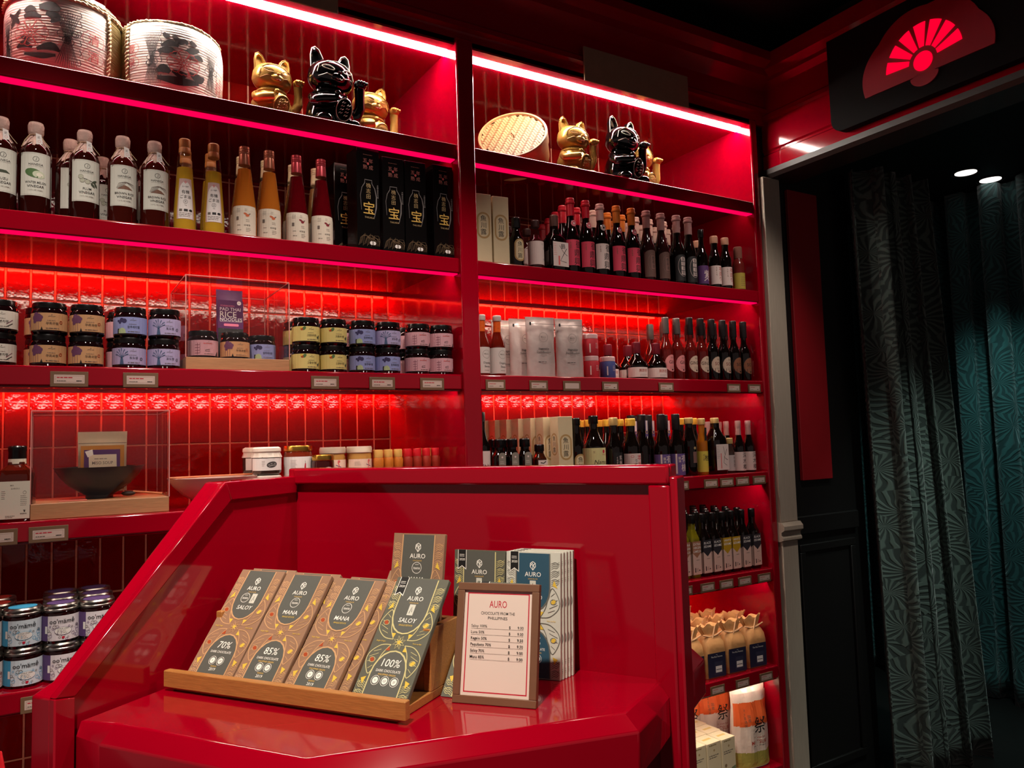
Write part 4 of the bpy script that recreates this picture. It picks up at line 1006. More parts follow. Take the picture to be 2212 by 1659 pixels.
# lower left shelf: bottle, second case with bowl and soup pouch, white bowl, jars
def plumsyrup():
    t = empty('sauce_bottle')
    MB().lathe([(0.032, 0), (0.034, 0.004), (0.034, 0.095), (0.030, 0.112), (0.0165, 0.124), (0.0160, 0.13)], pm('reddish_brown_sauce', (86, 22, 10), .04, trans=0.2, coat=.4), 32, sq=5).obj('glass_body', t)
    MB().lathe([(0.0155, 0.13), (0.0155, 0.142)], CLEAR, 24, caps=False).obj('glass_neck', t)
    c = MB().lathe([(0.0172, 0.136), (0.0178, 0.138), (0.0172, 0.152), (0.0182, 0.155), (0.0182, 0.163), (0.0165, 0.166)], BLACKCAP, 24).obj('cap', t)
    MB().lathe([(0.0176, 0.126), (0.0176, 0.137)], PAPER, 24, caps=False).obj('paper_seal', t)
    E = [('r', -0.030, 0.032, 0.006, 0.088, pm('bone_label', (212, 204, 186), .8)), ('t', 'MA', -0.002, 0.079, 0.005, GREYINK), ('t', 'SHROU', 0.004, 0.072, 0.005, GREYINK), ('g', 0.014, 0.028, 0.055, 6, 0.004, 0.001, GREYINK), ('o', 0.022, 0.063, 0.0035, 0.0006, GREYINK), ('g', -0.022, -0.014, 0.066, 5, 0.004, 0.001, GREYINK), ('t', '♛', 0.022, 0.023, 0.006, INK), ('g', 0.014, 0.030, 0.016, 1, .004, .002, GREYINK), ('g', -0.014, 0.004, 0.012, 2, 0.003, .001, GREYINK)]
    printed('paper_label', E, flat(-0.0345), t)
    return t
KINDS['plumsyrup'] = plumsyrup
place('plumsyrup', -0.052, 0.06, ZS[4], -10, 'square brown sauce bottle with black cap beside the bowl case', CAT)
case(-0.026, 0.258, 0.028, 0.262, ZS[4], 0.243, 0.035, 'acrylic case on an oak plinth with a black bowl inside')
BOWLB = pm('black_bowl', (34, 26, 22), 0.35, noise=0.1)
def bowl(name, r, h, mat, foot):
    t = MB()
    pr = [(foot * .95, 0), (foot, 0.001), (foot, h * 0.10), (foot * 1.15, h * 0.13), (r * 0.68, h * 0.42), (r * 0.88, h * 0.72), (r, h), (r - 0.004, h), (r * 0.85, h * 0.72), (r * 0.62, h * 0.42), (foot, h * 0.2), (0.002, h * 0.17)]
    return t.lathe(pr, mat, 40, caps=True).obj(name)
b = tag(bowl('soup_bowl', 0.0985, 0.076, BOWLB, 0.030), 'wide black bowl inside the acrylic case', 'bowl'); b.location = (0.116, 0.145, ZS[4] + 0.0355)
def misopouch():
    t = empty('soup_pouch'); FO = pm('foil_pouch', (206, 190, 160), 0.3, metal=0.5, bump=0.1, bscale=40)
    b = pillow(0.054, 0.146, 0.011, FO, 0.026, name='pouch', par=t, wr=0.001)
    E = [('r', -0.047, 0.047, 0.004, 0.112, pm('amber_window', (188, 128, 58), .3)), ('r', -0.040, 0.038, 0.002, 0.102, PURPLEINK), ('p', [(-0.028, 0.0), (0.032, 0.0), (0.030, 0.090), (-0.030, 0.090)], pm('ivory_card', (232, 220, 192), .8)), ('p', [(-0.038, 0.098), (-0.022, 0.103), (-0.020, 0.090), (-0.032, 0.084)], WHITEINK)]
    E += [('r', -0.052, 0.052, 0.117, 0.1185, GREYINK), ('t', 'MISO SOUP', 0, 0.070, 0.0105, GREYINK, 0.045), ('g', -0.018, 0.020, 0.079, 1, .003, .0015, GREYINK), ('t', 'Black Pepper', 0.001, 0.056, 0.0085, BROWNINK, 0.042, 0.35), ('t', '(MILD)', 0.001, 0.047, 0.003, GREYINK), ('g', -0.018, 0.022, 0.042, 1, .003, .001, GREYINK)]
    printed('printed_front', E, flat(-0.0118), b)
    return t
place('misopouch', 0.122, 0.145, ZS[4] + 0.0505, -2, 'miso soup pouch standing in the black bowl', 'pouch', build=misopouch)
ORW = pm('orange_wood', (196, 110, 58), 0.5, noise=0.2, nscale=60)
ut = tag(empty('wooden_spoon', (0.206, 0.10, ZS[4] + 0.0355), math.radians(-8)), 'wooden spoon lying by the black bowl in the case', 'spoon')
MB().tube([(-0.02, 0.0, 0.013), (0.02, 0.0, 0.008), (0.045, 0, 0.004)], [0.0022, 0.0028, 0.0034], ORW, 8).obj('handle', ut)
MB().ell((-0.030, 0, 0.009), 0.016, 0.010, 0.006, pm('dark_spoon_wood', (40, 26, 20), .5), 14, 8).obj('spoon_bowl', ut)
tag(MB().box(0.030, 0.086, 0.062, 0.085, ZS[4] + 0.0352, ZS[4] + 0.0372, pm('salmon_card', (222, 120, 104), .7)).obj('salmon_card'), 'small salmon coloured card under the black bowl', 'card')
BOWLW = pm('white_bowl_glaze', (238, 214, 204), 0.3, noise=0.05)
b = tag(bowl('serving_bowl', 0.112, 0.074, BOWLW, 0.035), 'large white bowl half hidden by the red counter wing', 'bowl'); b.location = (0.378, 0.13, ZS[4])
cs = tag(empty('chopsticks_pair', (0.30, 0.10, ZS[4] + 0.0765), math.radians(12)), 'orange chopsticks resting across the white bowl rim', 'chopsticks')
for s in (0, 1): MB().tube([(-0.035, s * 0.007 - 0.003, 0.000), (0.19, s * 0.009 - 0.003, 0.000)], [0.0028, 0.0018], ORW, 6).obj('chopstick', cs)
def clothjar():
    t = empty('pickle_jar'); R = 0.0375
    MB().lathe([(R * .85, 0), (R * .97, 0.004), (R, 0.010), (R, 0.046), (R * .9, 0.054)], pm('pickle_glass', (70, 52, 44), .04, trans=0.3), 28).obj('glass_body', t)
    wv = lambda a, z: 1 + 0.035 * math.sin(12 * a) * (1 if z < 0.055 else 0.2)
    MB().lathe([(R * 1.03, 0.046), (R * .95, 0.054), (R * .93, 0.058), (R * .99, 0.062), (R * .97, 0.070), (R * .8, 0.0735)], pm('white_cloth', (226, 214, 200), .85, noise=.06), 48, wob=wv).obj('cloth_cap', t)
    E = [('r', -0.06, 0.045, 0.012, 0.044, WHITE), ('c', 0.0, 0.027, 0.014, pm('grey_bean_print', (70, 66, 64), .7), 0.008, .15), ('l', [(-0.010, 0.026), (0, 0.030), (0.010, 0.029)], 0.0008, WHITEINK), ('l', [(-0.008, 0.023), (0.002, 0.0255), (0.010, 0.0255)], 0.0008, WHITEINK), ('g', -0.026, -0.018, 0.036, 4, .004, .001, GREYINK)]
    printed('paper_label', E, cyl(R), t); return t
KINDS['clothjar'] = clothjar
for lv, s in ((0, 'lower'), (1, 'upper')):
    place('clothjar', 0.506, 0.10, ZS[4] + lv * 0.0735, 8, s + ' cloth capped jar beside the white bowl, in front', 'jar'); place('clothjar', 0.500, 0.185, ZS[4] + lv * 0.0735, 30, s + ' cloth capped jar behind the front cloth capped pair', 'jar')
def chilipaste():
    t = empty('chili_paste_jar'); R = 0.0385
    MB().lathe([(R * .93, 0), (R, 0.005), (R, 0.120), (R * .95, 0.130), (R * .92, 0.133)], pm('chili_glass', (120, 40, 22), .05), 28).obj('glass_body', t)
    MB().lathe([(R * .95, 0.132), (R * 1.0, 0.134), (R * 1.0, 0.144), (R * .95, 0.148)], GOLDLID, 28).obj('lid', t)
    E = [('r', -0.06, 0.06, 0.04, 0.118, WHITE), ('l', [(0.010, 0.100), (0.009, 0.085), (0.004, 0.068)], [0.003, 0.006, 0.001], REDINK), ('l', [(0.010, 0.100), (0.009, 0.107)], 0.001, GREENINK), ('t', '고추장', 0.026, 0.08, 0.007, GREYINK), ('g', -0.03, -0.012, 0.108, 6, .004, .0009, GREYINK)]
    printed('paper_label', E, cyl(R), t); return t
place('chilipaste', 0.598, 0.13, ZS[4], 0, 'tall chili paste jar with a gold lid and pepper on its label', 'jar', build=chilipaste)
def saucejar():
    t = empty('sauce_jar'); R = 0.030
    MB().lathe([(R * .93, 0), (R, 0.005), (R, 0.100), (R * .95, 0.107)], pm('red_sauce_glass', (60, 8, 8), .05, coat=.3), 24).obj('glass_body', t)
    MB().lathe([(R * .98, 0.106), (R * 1.0, 0.107), (R * 1.0, 0.118), (R * .95, 0.121)], GOLDLID, 24).obj('lid', t)
    printed('paper_label', [('p', arch(-0.018, 0.03, 0.03, 0.088), WHITE), ('g', -0.010, 0.02, 0.072, 2, .006, .003, GREYINK)], cyl(R), t); return t
place('saucejar', 0.656, 0.09, ZS[4], 0, 'small dark red sauce jar with a gold lid', 'jar', build=saucejar)
def gingerjar():
    t = empty('honey_ginger_jar'); R = 0.036
    MB().lathe([(R * .93, 0), (R, 0.006), (R, 0.112), (R * .95, 0.124)], pm('honey_glass', (214, 160, 84), .05, trans=0.3), 24).obj('glass_body', t)
    MB().lathe([(R * 1.0, 0.122), (R * 1.03, 0.124), (R * 1.03, 0.136), (R * .98, 0.141)], pm('cream_lid', (226, 212, 190), .4), 24).obj('lid', t)
    E = [('r', -0.05, 0.05, 0.055, 0.105, pm('peach_label', (232, 206, 186), .7)), ('l', [(0.012, 0.098), (0.016, 0.088), (0.010, 0.076), (0.018, 0.068)], 0.003, PINKINK), ('l', [(0.006, 0.090), (0.022, 0.084)], 0.002, PURPLEINK), ('c', 0.015, 0.100, 0.004, PINKINK), ('r', -0.026, -0.012, 0.068, 0.078, GREYINK), ('g', -0.028, -0.010, 0.096, 3, .004, .001, GREYINK)]
    printed('paper_label', E, cyl(R), t); return t
KINDS['gingerjar'] = gingerjar
place('gingerjar', 0.703, 0.15, ZS[4], -14, 'honey jar with a cream lid, left one of two', 'jar'); place('gingerjar', 0.778, 0.14, ZS[4], 4, 'honey jar with a cream lid, right one of two', 'jar')
def spice(cap, fill, name='spice_jar'):
    def f():
        t = empty(name); R = 0.0145
        MB().lathe([(R * .9, 0), (R, 0.003), (R, 0.034), (R * .8, 0.042)], fill, 18).obj('filled_glass', t)
        MB().lathe([(R * .82, 0.040), (R * .86, 0.041), (R * .86, 0.060), (R * .78, 0.063)], cap, 18).obj('cap', t); return t
    return f
RCAP = pm('red_cap', (200, 24, 36), .35); SP1 = pm('pepper_flakes', (150, 40, 20), .5, noise=.4, nscale=300); SP2 = pm('curry_powder', (190, 110, 30), .5, noise=.2, nscale=300)
KINDS['spice_gold'] = spice(pm('gold_cap', (206, 160, 84), .4), SP2); KINDS['spice_red'] = spice(RCAP, SP1)
riser = tag(empty('shelf_riser', (0.925, 0.12, ZS[4])), 'low red riser under the little spice jars', 'riser')
MB().cbox(-0.115, 0.115, -0.045, 0.10, 0.0, 0.066, 0.002, RED).obj('riser_block', riser)
for i, (x, k) in enumerate(((0.824, 'gold'), (0.854, 'gold'), (0.884, 'gold'), (0.914, 'red'), (0.944, 'red'), (0.974, 'red'), (1.004, 'red'))):
    n = ('first', 'second', 'third', 'fourth', 'fifth', 'sixth', 'seventh')[i]
    place('spice_' + k, x, 0.105, ZS[4] + 0.0665, 0, n + ' little spice jar from the honey jars, front row, ' + ('gold' if k == 'gold' else 'red') + ' cap', 'jar')
for x in (0.835, 0.867, 0.899): place('spice_gold', x, 0.145, ZS[4] + 0.0665, 0, 'gold capped spice jar behind the front ones', 'jar', 'gold capped spice jars in the second row')
for x in (0.931, 0.963): place('spice_red', x, 0.145, ZS[4] + 0.0665, 0, 'red capped spice jar behind the front ones', 'jar', 'red capped spice jars in the second row')
for x in (0.985, 1.017): place('spice_gold', x, 0.180, ZS[4] + 0.0665, 0, 'gold capped spice jar next to the red post', 'jar', 'gold capped spice jars by the post')

# chile crisp jars
for i, (x, k, n) in enumerate(((-0.112, 'red', 'red lidded chile jar cut off by the left edge'), (-0.037, 'blue', 'blue labelled chile jar'), (0.036, 'purple', 'purple labelled chile jar, left one of the purple pair'), (0.108, 'purple', 'purple labelled chile jar beside the red counter wing'))):
    for lv in (0, 1): place('chile_' + k, x + 0.003 * (1 - lv), 0.06, ZS[5] + lv * 0.0852, (6, 2, 4, 8)[i] - 6 * lv, ('lower ', 'upper ')[lv] + n, 'jar')
for x, k in ((-0.09, 'red'), (0.038, 'purple'), (0.11, 'purple')):
    for y in (0.145, 0.23):
        for lv in (0, 1):
            place('chile_' + k, x, y, ZS[5] + lv * 0.0852, 10, ('chile jar behind the red ones' if k == 'red' else 'chile jar behind the purple ones'), 'jar', 'chile jars in the back rows, ' + k)
# lowest left shelf
t = tag(empty('purple_bag', (0.075, 0.09, ZS[6]), 0.1), 'tall purple bag behind the foot of the red counter wing', 'bag'); pb = pillow(0.05, 0.30, 0.022, pm('violet_bag', (86, 76, 140), .4, noise=.1, bump=.2, bscale=30), 0.02, name='bag_body', par=t, wr=0.002)
printed('printed_front', [('r', -0.04, 0.045, 0.17, 0.25, pm('deep_violet', (52, 40, 96), .5)), ('g', -0.03, 0.03, 0.235, 2, .01, .003, WHITEINK)], flat(-0.0235), pb)
t = tag(empty('squeeze_bottle', (-0.075, 0.07, ZS[6])), 'red pointed squeeze bottle tip at the lower left corner', 'bottle')
MB().lathe([(0.024, 0), (0.026, 0.004), (0.026, 0.13), (0.018, 0.15)], pm('red_plastic', (186, 18, 14), .4), 24).obj('bottle_body', t)
MB().lathe([(0.0185, 0.15), (0.0185, 0.165), (0.012, 0.17), (0.004, 0.215), (0.003, 0.217)], RCAP, 20).obj('pointed_cap', t)

# ------------------------------------------------------------------ top shelf: sake barrels, lucky cats, steamer
RIBP = pm('ribbed_white_paper', (246, 232, 222), 0.8, noise=0.05, nscale=30, bump=0.25, bscale=160, stretch=(0.1, 0.1, 1.0))
STRAW = pm('olive_straw_mat', (150, 134, 88), 0.85, noise=0.15, bump=0.4, bscale=200, stretch=(0.1, 0.1, 1.0))
ROPE = pm('cream_rope', (206, 188, 150), 0.85, noise=0.15, nscale=200)
BRUSH = pm('brush_black', (44, 38, 38), 0.7)
COR = pm('coral_print', (206, 92, 88), .7)
def twist(pts, r, n=2):
    """two-strand twisted rope along a path"""
    mb = MB(); pts = [Vector(p) for p in pts]; L = 0
    for s in range(2):
        q = []; L = 0
        for i, p in enumerate(pts):
            if i: L += (pts[i] - pts[i - 1]).length
            d = (pts[min(i + 1, len(pts) - 1)] - pts[max(i - 1, 0)]).normalized()
            u = d.cross(Vector((0, 0, 1)) if abs(d.z) < .9 else Vector((1, 0, 0))).normalized(); v = d.cross(u)
            a = L / (r * 5) * 2 * PI + s * PI
            q.append(p + r * 0.55 * (math.cos(a) * u + math.sin(a) * v))
        mb.tube(q, r * 0.62, ROPE, 6)
    return mb
def flower(x, z, r):
    E = [('o', x, z, r * .14, r * .05, COR)]
    for j in range(8):
        a = 2 * PI * j / 8; c, s = math.cos(a), math.sin(a)
        def pt(u, v): return (x + r * (u * c - v * s), z + r * (u * s + v * c))
        E.append(('l', [pt(.2, 0), pt(.5, .22), pt(.85, .30), pt(.95, .12), pt(.88, 0), pt(.95, -.12), pt(.85, -.30), pt(.5, -.22), pt(.2, 0)], r * .045, COR))
        E.append(('l', [pt(.18, 0), pt(.5, 0)], r * .03, COR)); E.append(('c',) + pt(.52, 0) + (r * .04, COR))
    return E
def plume(x, z0, z1, w, seed, flip=1):
    r = random.Random(seed); E = []
    n = 11
    for k in range(n):
        t = k / (n - 1); dx = (t - .5) * w
        E.append(('l', [(x + dx * .15, (z0 + z1) / 2 - .01), (x + dx * .6, (z0 + z1) / 2 + (z1 - z0) * .25), (x + dx, z1 - abs(dx) * .5)], [0.0006, 0.0014, 0.0006], BRUSH))
        E.append(('l', [(x + dx * .15, (z0 + z1) / 2 + .01), (x + dx * .6, (z0 + z1) / 2 - (z1 - z0) * .25), (x + dx, z0 + abs(dx) * .4)], [0.0006, 0.0014, 0.0006], BRUSH))
    for k in range(7): E.append(('o', x + r.uniform(-.3, .3) * w, (z0 + z1) / 2 + r.uniform(-.02, .02), r.uniform(.005, .011), 0.0013, BRUSH))
    for k in range(6):
        zz = z0 + (z1 - z0) * (k + .5) / 6; E.append(('l', [(x + w * .5, zz), (x + w * .58, zz + .006), (x + w * .5, zz + .02)], 0.0016, BRUSH))
    return E
def seals(x, z, r, chars):
    E = []
    for i, ch in enumerate(chars):
        zz = z - i * r * 2.05; P_ = [(x + r * (1 + .05 * math.cos(12 * a)) * math.cos(a), zz + r * (1 + .05 * math.cos(12 * a)) * math.sin(a)) for a in [2 * PI * j / 48 for j in range(49)]]
        E += [('l', P_, 0.0012, COR), ('t', ch, x, zz, r * 1.25, COR)]
    return E
R = 0.130
def shift(E, k, d):
    out = []
    for e in E:
        e = list(e)
        if e[0] in 'sl': e[1] = [(x, z * k + d) for x, z in e[1]]
        elif e[0] == 'p': e[1] = [(x, z * k + d) for x, z in e[1]]
        elif e[0] in 'tv': e[3] = e[3] * k + d; e[4] *= 0.9
        elif e[0] in 'co': e[2] = e[2] * k + d
        out.append(tuple(e))
    return out
def barrel(prints, dome, mat_a0, mat_a1):
    t = empty('sake_barrel')
    rib = lambda a, z: 1.0 + 0.004 * math.sin(z * 2 * PI / 0.0085)
    zs = [0.002 * k for k in range(0, 126)]
    def rz(z): return R * (0.93 + 0.07 * math.sin(min(1, (z + 0.03) / 0.2) * PI / 2) - (0.0 if z < 0.2 else ((z - 0.2) / 0.05) ** 2 * 0.045))
    body = MB().lathe([(rz(z) * (1 + 0.0035 * math.sin(z * 2 * PI / 0.0085)), z) for z in zs], RIBP, 56).obj('paper_wrap', t, ang=60)
    # bare straw matting where the paper ends
    ms = MB(); n = 14
    ms.loft([[((rz(z) + 0.0015 + 0.001 * math.sin(z * 2 * PI / 0.006)) * math.sin(a), -(rz(z) + 0.0015 + 0.001 * math.sin(z * 2 * PI / 0.006)) * math.cos(a), z) for a in [mat_a0 + (mat_a1 - mat_a0) * j / n for j in range(n + 1)]] for z in zs], STRAW, closed=False)
    ms.obj('straw_mat', t, ang=60)
    printed('printed_emblem', shift(prints, 0.80, -0.006 if dome else -0.020), cyl(lambda z: rz(z / 0.8)), t, eps=0.0012, zs=[0.02 * k for k in range(1, 13)])
    a0 = mat_a0 if mat_a0 > 0 else mat_a1
    rp = twist([((rz(z) + 0.005) * math.sin(a0), -(rz(z) + 0.005) * math.cos(a0), z) for z in [0.25 * k / 40 for k in range(41)]], 0.0052).obj('rope', t)
    if dome:
        MB().lathe([(rz(0.25), 0.25), (R * .90, 0.262), (R * .78, 0.276), (R * .58, 0.284), (R * .25, 0.287), (0.004, 0.288)], RIBP, 40, wob=lambda a, z: 1 + 0.012 * math.sin(11 * a + z * 90)).obj('folded_paper_top', t, ang=60)
        twist([((R * .93) * math.sin(a), -(R * .93) * math.cos(a), 0.2585 + 0.002 * math.sin(5 * a)) for a in [2 * PI * k / 90 for k in range(91)]], 0.005).obj('rope', t)
    else:
        MB().lathe([(R * .955, 0.25), (R * .93, 0.275), (R * .9, 0.2835), (0.004, 0.2845)], pm('dark_print_paper', (70, 62, 58), .8, noise=.3, nscale=40), 40).obj('printed_top', t, ang=60)
        for zz, rr in ((0.249, 1.0), (0.259, .985)):
            twist([((R * rr) * math.sin(a), -(R * rr) * math.cos(a), zz) for a in [2 * PI * k / 90 for k in range(91)]], 0.0052).obj('rope', t)
        E = [('c', -0.02, 0.268, 0.012, YEL, 0.006), ('c', 0.0, 0.270, 0.010, pm('cream_print', (214, 196, 120), .7), 0.006), ('r', 0.03, 0.09, 0.262, 0.276, WHITE), ('t', '正一', 0.055, 0.269, 0.009, INK)]
        printed('top_band_print', E, cyl(R * .945), t, eps=0.004)
    for ch in t.children:
        if not ch.name.startswith('printed_emblem'): ch.scale = (1, 1, 0.8)
    return t
def brush1():
    E = []
    for pts, wd in (([(-0.135, 0.225), (-0.115, 0.205), (-0.10, 0.185)], [.006, .014, .004]), ([(-0.10, 0.232), (-0.118, 0.205), (-0.128, 0.178)], [.005, .012, .003]), ([(-0.088, 0.222), (-0.075, 0.232), (-0.062, 0.226)], [.010, .016, .006]), ([(-0.09, 0.208), (-0.07, 0.213), (-0.05, 0.205)], [.008, .014, .006]),
                    ([(-0.055, 0.236), (-0.03, 0.240), (-0.012, 0.232)], [.012, .026, .010]), ([(-0.04, 0.218), (-0.02, 0.208), (-0.03, 0.190)], [.010, .022, .004]), ([(-0.10, 0.15), (-0.085, 0.142), (-0.07, 0.146)], [.004, .010, .004]), ([(-0.11, 0.116), (-0.09, 0.125), (-0.07, 0.112)], [.006, .016, .006]), ([(-0.06, 0.108), (-0.03, 0.118), (-0.012, 0.105)], [.008, .020, .006]), ([(-0.09, 0.095), (-0.05, 0.088), (-0.02, 0.092)], [.006, .014, .006])):
        E.append(('s', pts, wd, BRUSH))
    return E
pr1 = plume(-0.145, 0.07, 0.215, 0.03, 1) + brush1() + flower(-0.075, 0.158, 0.043) + plume(0.004, 0.06, 0.235, 0.05, 2) + seals(0.060, 0.168, 0.026, '清酒')
def brush2():
    E = []
    for pts, wd in (([(-0.035, 0.222), (-0.028, 0.212), (-0.02, 0.214)], [.008, .014, .006]), ([(-0.012, 0.218), (0.0, 0.200), (0.014, 0.205), (0.020, 0.196)], [.010, .016, .014, .006]), ([(0.028, 0.212), (0.036, 0.203), (0.044, 0.204)], [.008, .014, .004]), ([(-0.04, 0.178), (-0.02, 0.190), (0.0, 0.184)], [.006, .018, .008]), ([(-0.048, 0.160), (-0.025, 0.166), (-0.005, 0.160)], [.008, .020, .010]),
                    ([(0.015, 0.172), (0.032, 0.180), (0.05, 0.188)], [.006, .018, .008]), ([(0.03, 0.158), (0.05, 0.164), (0.06, 0.158)], [.006, .016, .006]), ([(-0.05, 0.096), (-0.035, 0.104), (-0.02, 0.094)], [.010, .024, .010]), ([(-0.015, 0.100), (0.005, 0.092), (0.02, 0.096)], [.008, .020, .008]), ([(0.025, 0.104), (0.05, 0.094), (0.065, 0.104)], [.008, .024, .006]), ([(-0.05, 0.075), (0.0, 0.07), (0.05, 0.078)], [.010, .022, .010])):
        E.append(('s', pts, wd, BRUSH))
    return E
pr2 = seals(-0.118, 0.172, 0.022, '豊泉') + plume(-0.062, 0.05, 0.225, 0.04, 4) + brush2() + flower(0.012, 0.132, 0.042) + plume(0.088, 0.05, 0.215, 0.04, 5) + [('v', '土佐酒蔵', 0.128, 0.14, 0.017, COR), ('v', '清酒樽', 0.112, 0.12, 0.013, COR)]
place('barrel1', 0.031, 0.19, ZS[1], 0, 'white sake barrel with rope tied rim and red seals, left of two', 'barrel', build=lambda: barrel(pr1, False, 0.78, 2.2))
place('barrel2', 0.282, 0.19, ZS[1], 0, 'white sake barrel with domed paper top, nearer the cats', 'barrel', build=lambda: barrel(pr2, True, -2.0, -1.02))

GOLDC = pm('gold_cat_lacquer', (214, 164, 84), 0.27, metal=0.55, noise=0.06, nscale=15)
BLKC = pm('black_cat_gloss', (9, 8, 9), 0.06, coat=0.6, noise=0.05)
RELIEF_GLINT = pm('painted_relief_highlight', (216, 206, 190), 0.4)  # gloss highlights along the black cat's relief, painted as a pale colour
def cat(mat, line):
    def f():
        t = empty('lucky_cat')
        H = 0.215
        bd = MB().lathe([(0.046, 0), (0.060, 0.006), (0.065, 0.03), (0.061, 0.06), (0.052, 0.082), (0.042, 0.096), (0.036, 0.104)], mat, 32, ry=0.82).obj('body', t, ang=60)
        for sx in (-1, 1): MB().ell((sx * 0.040, -0.042, 0.014), 0.023, 0.024, 0.016, mat).obj('foot', t)
        hd = MB(); rings = []
        for j in range(15):
            a = -PI / 2 + PI * j / 14; z = 0.143 + 0.042 * math.sin(a); k = math.cos(a)
            rx = 0.061 * (abs(k) ** 0.70) * (1.0 if a < 0 else 0.96); ry = 0.046 * (abs(k) ** 0.75)
            rings.append([(max(rx, .001) * math.cos(2 * PI * i / 32), max(ry, .001) * math.sin(2 * PI * i / 32) - 0.002, z) for i in range(32)])
        hd.loft(rings, mat, True); head_ = hd.obj('head', t, ang=70)
        MB().ell((0, -0.040, 0.130), 0.021, 0.012, 0.013, mat).obj('muzzle', head_)
        def front(x, z, e):
            v = 1 - (x / 0.062) ** 2 - ((z - 0.143) / 0.047) ** 2
            return (x, -0.003 - 0.0465 * math.sqrt(max(0.03, v)) - e, z)
        for sx in (-1, 1):
            er = MB(); P_ = [(-0.020, 0.004), (-0.015, 0.022), (-0.005, 0.040), (0.006, 0.046), (0.015, 0.040), (0.019, 0.022), (0.018, -0.012)]
            P_ = [(x * sx + sx * 0.036, z + 0.168) for x, z in P_]
            er.loft([[(x * 0.93, 0.010, z) for x, z in P_], [(x, -0.002, z) for x, z in P_], [(sx * 0.036 + (x - sx * 0.036) * .8, -0.005, 0.172 + (z - 0.172) * .86) for x, z in P_], [(sx * 0.036 + (x - sx * 0.036) * .62, 0.001, 0.172 + (z - 0.172) * .76) for x, z in P_]], mat, True)
            er.obj('ear', head_, ang=50)
            rim = MB(); rim.tube([(x, -0.004, z) for x, z in P_], 0.0011, line, 6); rim.obj('ear_rim', head_)
            ey = MB(); cx_ = sx * 0.026
            ey.tube([front(cx_ + 0.014 * math.cos(a), 0.149 + 0.006 * math.sin(a) + sx * 0 + 0.003 * math.cos(a) * sx, 0.0) for a in [PI * k / 8 for k in range(9)]], 0.0012, line, 6)
            ey.tube([front(cx_ + 0.014 * math.cos(a), 0.149 - 0.004 * math.sin(a) + 0.003 * math.cos(a) * sx, 0.0) for a in [PI * k / 8 for k in range(9)]], 0.0009, line, 6)
            ey.obj('eye_relief', head_)
            MB().tube([front(sx * x, z, 0) for x, z in ((0.004, 0.134), (0.016, 0.130), (0.030, 0.134), (0.047, 0.127))], 0.0011, line, 6).obj('cheek_relief', head_)
        MB().tube([front(x, z, 0) for x, z in ((-0.050, 0.138), (-0.045, 0.158), (-0.024, 0.170), (0, 0.173), (0.024, 0.170), (0.045, 0.158), (0.050, 0.138))], 0.0011, line, 6).obj('brow_relief', head_)
        MB().ell((0, -0.0525, 0.139), 0.0055, 0.004, 0.0042, mat, 10, 6).obj('nose', head_)
        MB().tube([(-0.008, -0.051, 0.124), (-0.004, -0.0525, 0.121), (0, -0.0525, 0.1235), (0.004, -0.0525, 0.121), (0.008, -0.051, 0.124)], 0.001, pm('mouth_red', (150, 40, 34), .5), 6).obj('mouth', head_)
        co = MB().lathe([(0.042, 0.092), (0.046, 0.095), (0.046, 0.099), (0.041, 0.103)], mat, 32, caps=False, ry=0.85).obj('collar', t)
        MB().ell((0, -0.042, 0.092), 0.008, 0.007, 0.007, mat, 14, 8).obj('bell', co)
        # koban coin held to the belly
        kb = MB().ell((0.008, -0.0545, 0.044), 0.024, 0.005, 0.036, mat, 20, 10, rot=Matrix.Rotation(0.35, 3, 'Y')).obj('gold_coin', t)
        cl = MB(); q = Matrix.Rotation(0.35, 3, 'Y')
        cl.tube([(Vector((0.008, -0.058, 0.044)) + q @ Vector((0.021 * math.cos(a), 0, 0.031 * math.sin(a))))[:] for a in [2 * PI * k / 24 for k in range(25)]], 0.0009, line, 5)
        for k in range(4):
            for s_ in (-1, 1):
                zz = 0.016 - k * 0.010; cl.tube([(Vector((0.008, -0.060, 0.044)) + q @ Vector((s_ * .007 + dx, 0, zz + dz)))[:] for dx, dz in ((-.004, -.003), (-.002, .002), (.001, -.001), (.004, .003))], 0.0008, line, 5)
        cl.obj('coin_relief', kb)
        la = MB().tube([(-0.052, -0.012, 0.076), (-0.060, -0.034, 0.060), (-0.040, -0.053, 0.060), (-0.018, -0.058, 0.066)], [0.014, 0.014, 0.013, 0.011], mat, 14); la.obj('resting_arm', t, ang=60)
        ra = MB().tube([(0.048, -0.004, 0.050), (0.066, -0.012, 0.054), (0.076, -0.016, 0.076), (0.077, -0.016, 0.104), (0.075, -0.018, 0.130)], [0.015, 0.016, 0.014, 0.0125, 0.0135], mat, 16).obj('raised_arm', t, ang=60)
        pw = MB().ell((0.075, -0.022, 0.139), 0.017, 0.0145, 0.0145, mat, 18, 10)
        for k in range(4): pw.ell((0.0635 + 0.0077 * k, -0.034, 0.143 - 0.0012 * abs(k - 1.5)), 0.0042, 0.0062, 0.0055, mat, 10, 6)
        pw.obj('paw', ra, ang=60)
        return t
    return f
KINDS['cat_gold'] = cat(GOLDC, pm('dark_gold_line', (132, 88, 34), 0.35, metal=0.5)); KINDS['cat_black'] = cat(BLKC, RELIEF_GLINT)
place('cat_gold', 0.530, 0.115, ZS[1], 8, 'gold beckoning cat figurine beside the sake barrel', 'figurine', scale=0.93)
place('cat_black', 0.690, 0.095, ZS[1], 10, 'black beckoning cat figurine in the left bay', 'figurine', scale=1.13)
place('cat_gold', 0.842, 0.175, ZS[1], 8, 'gold beckoning cat figurine partly behind the left black cat', 'figurine', scale=0.98)
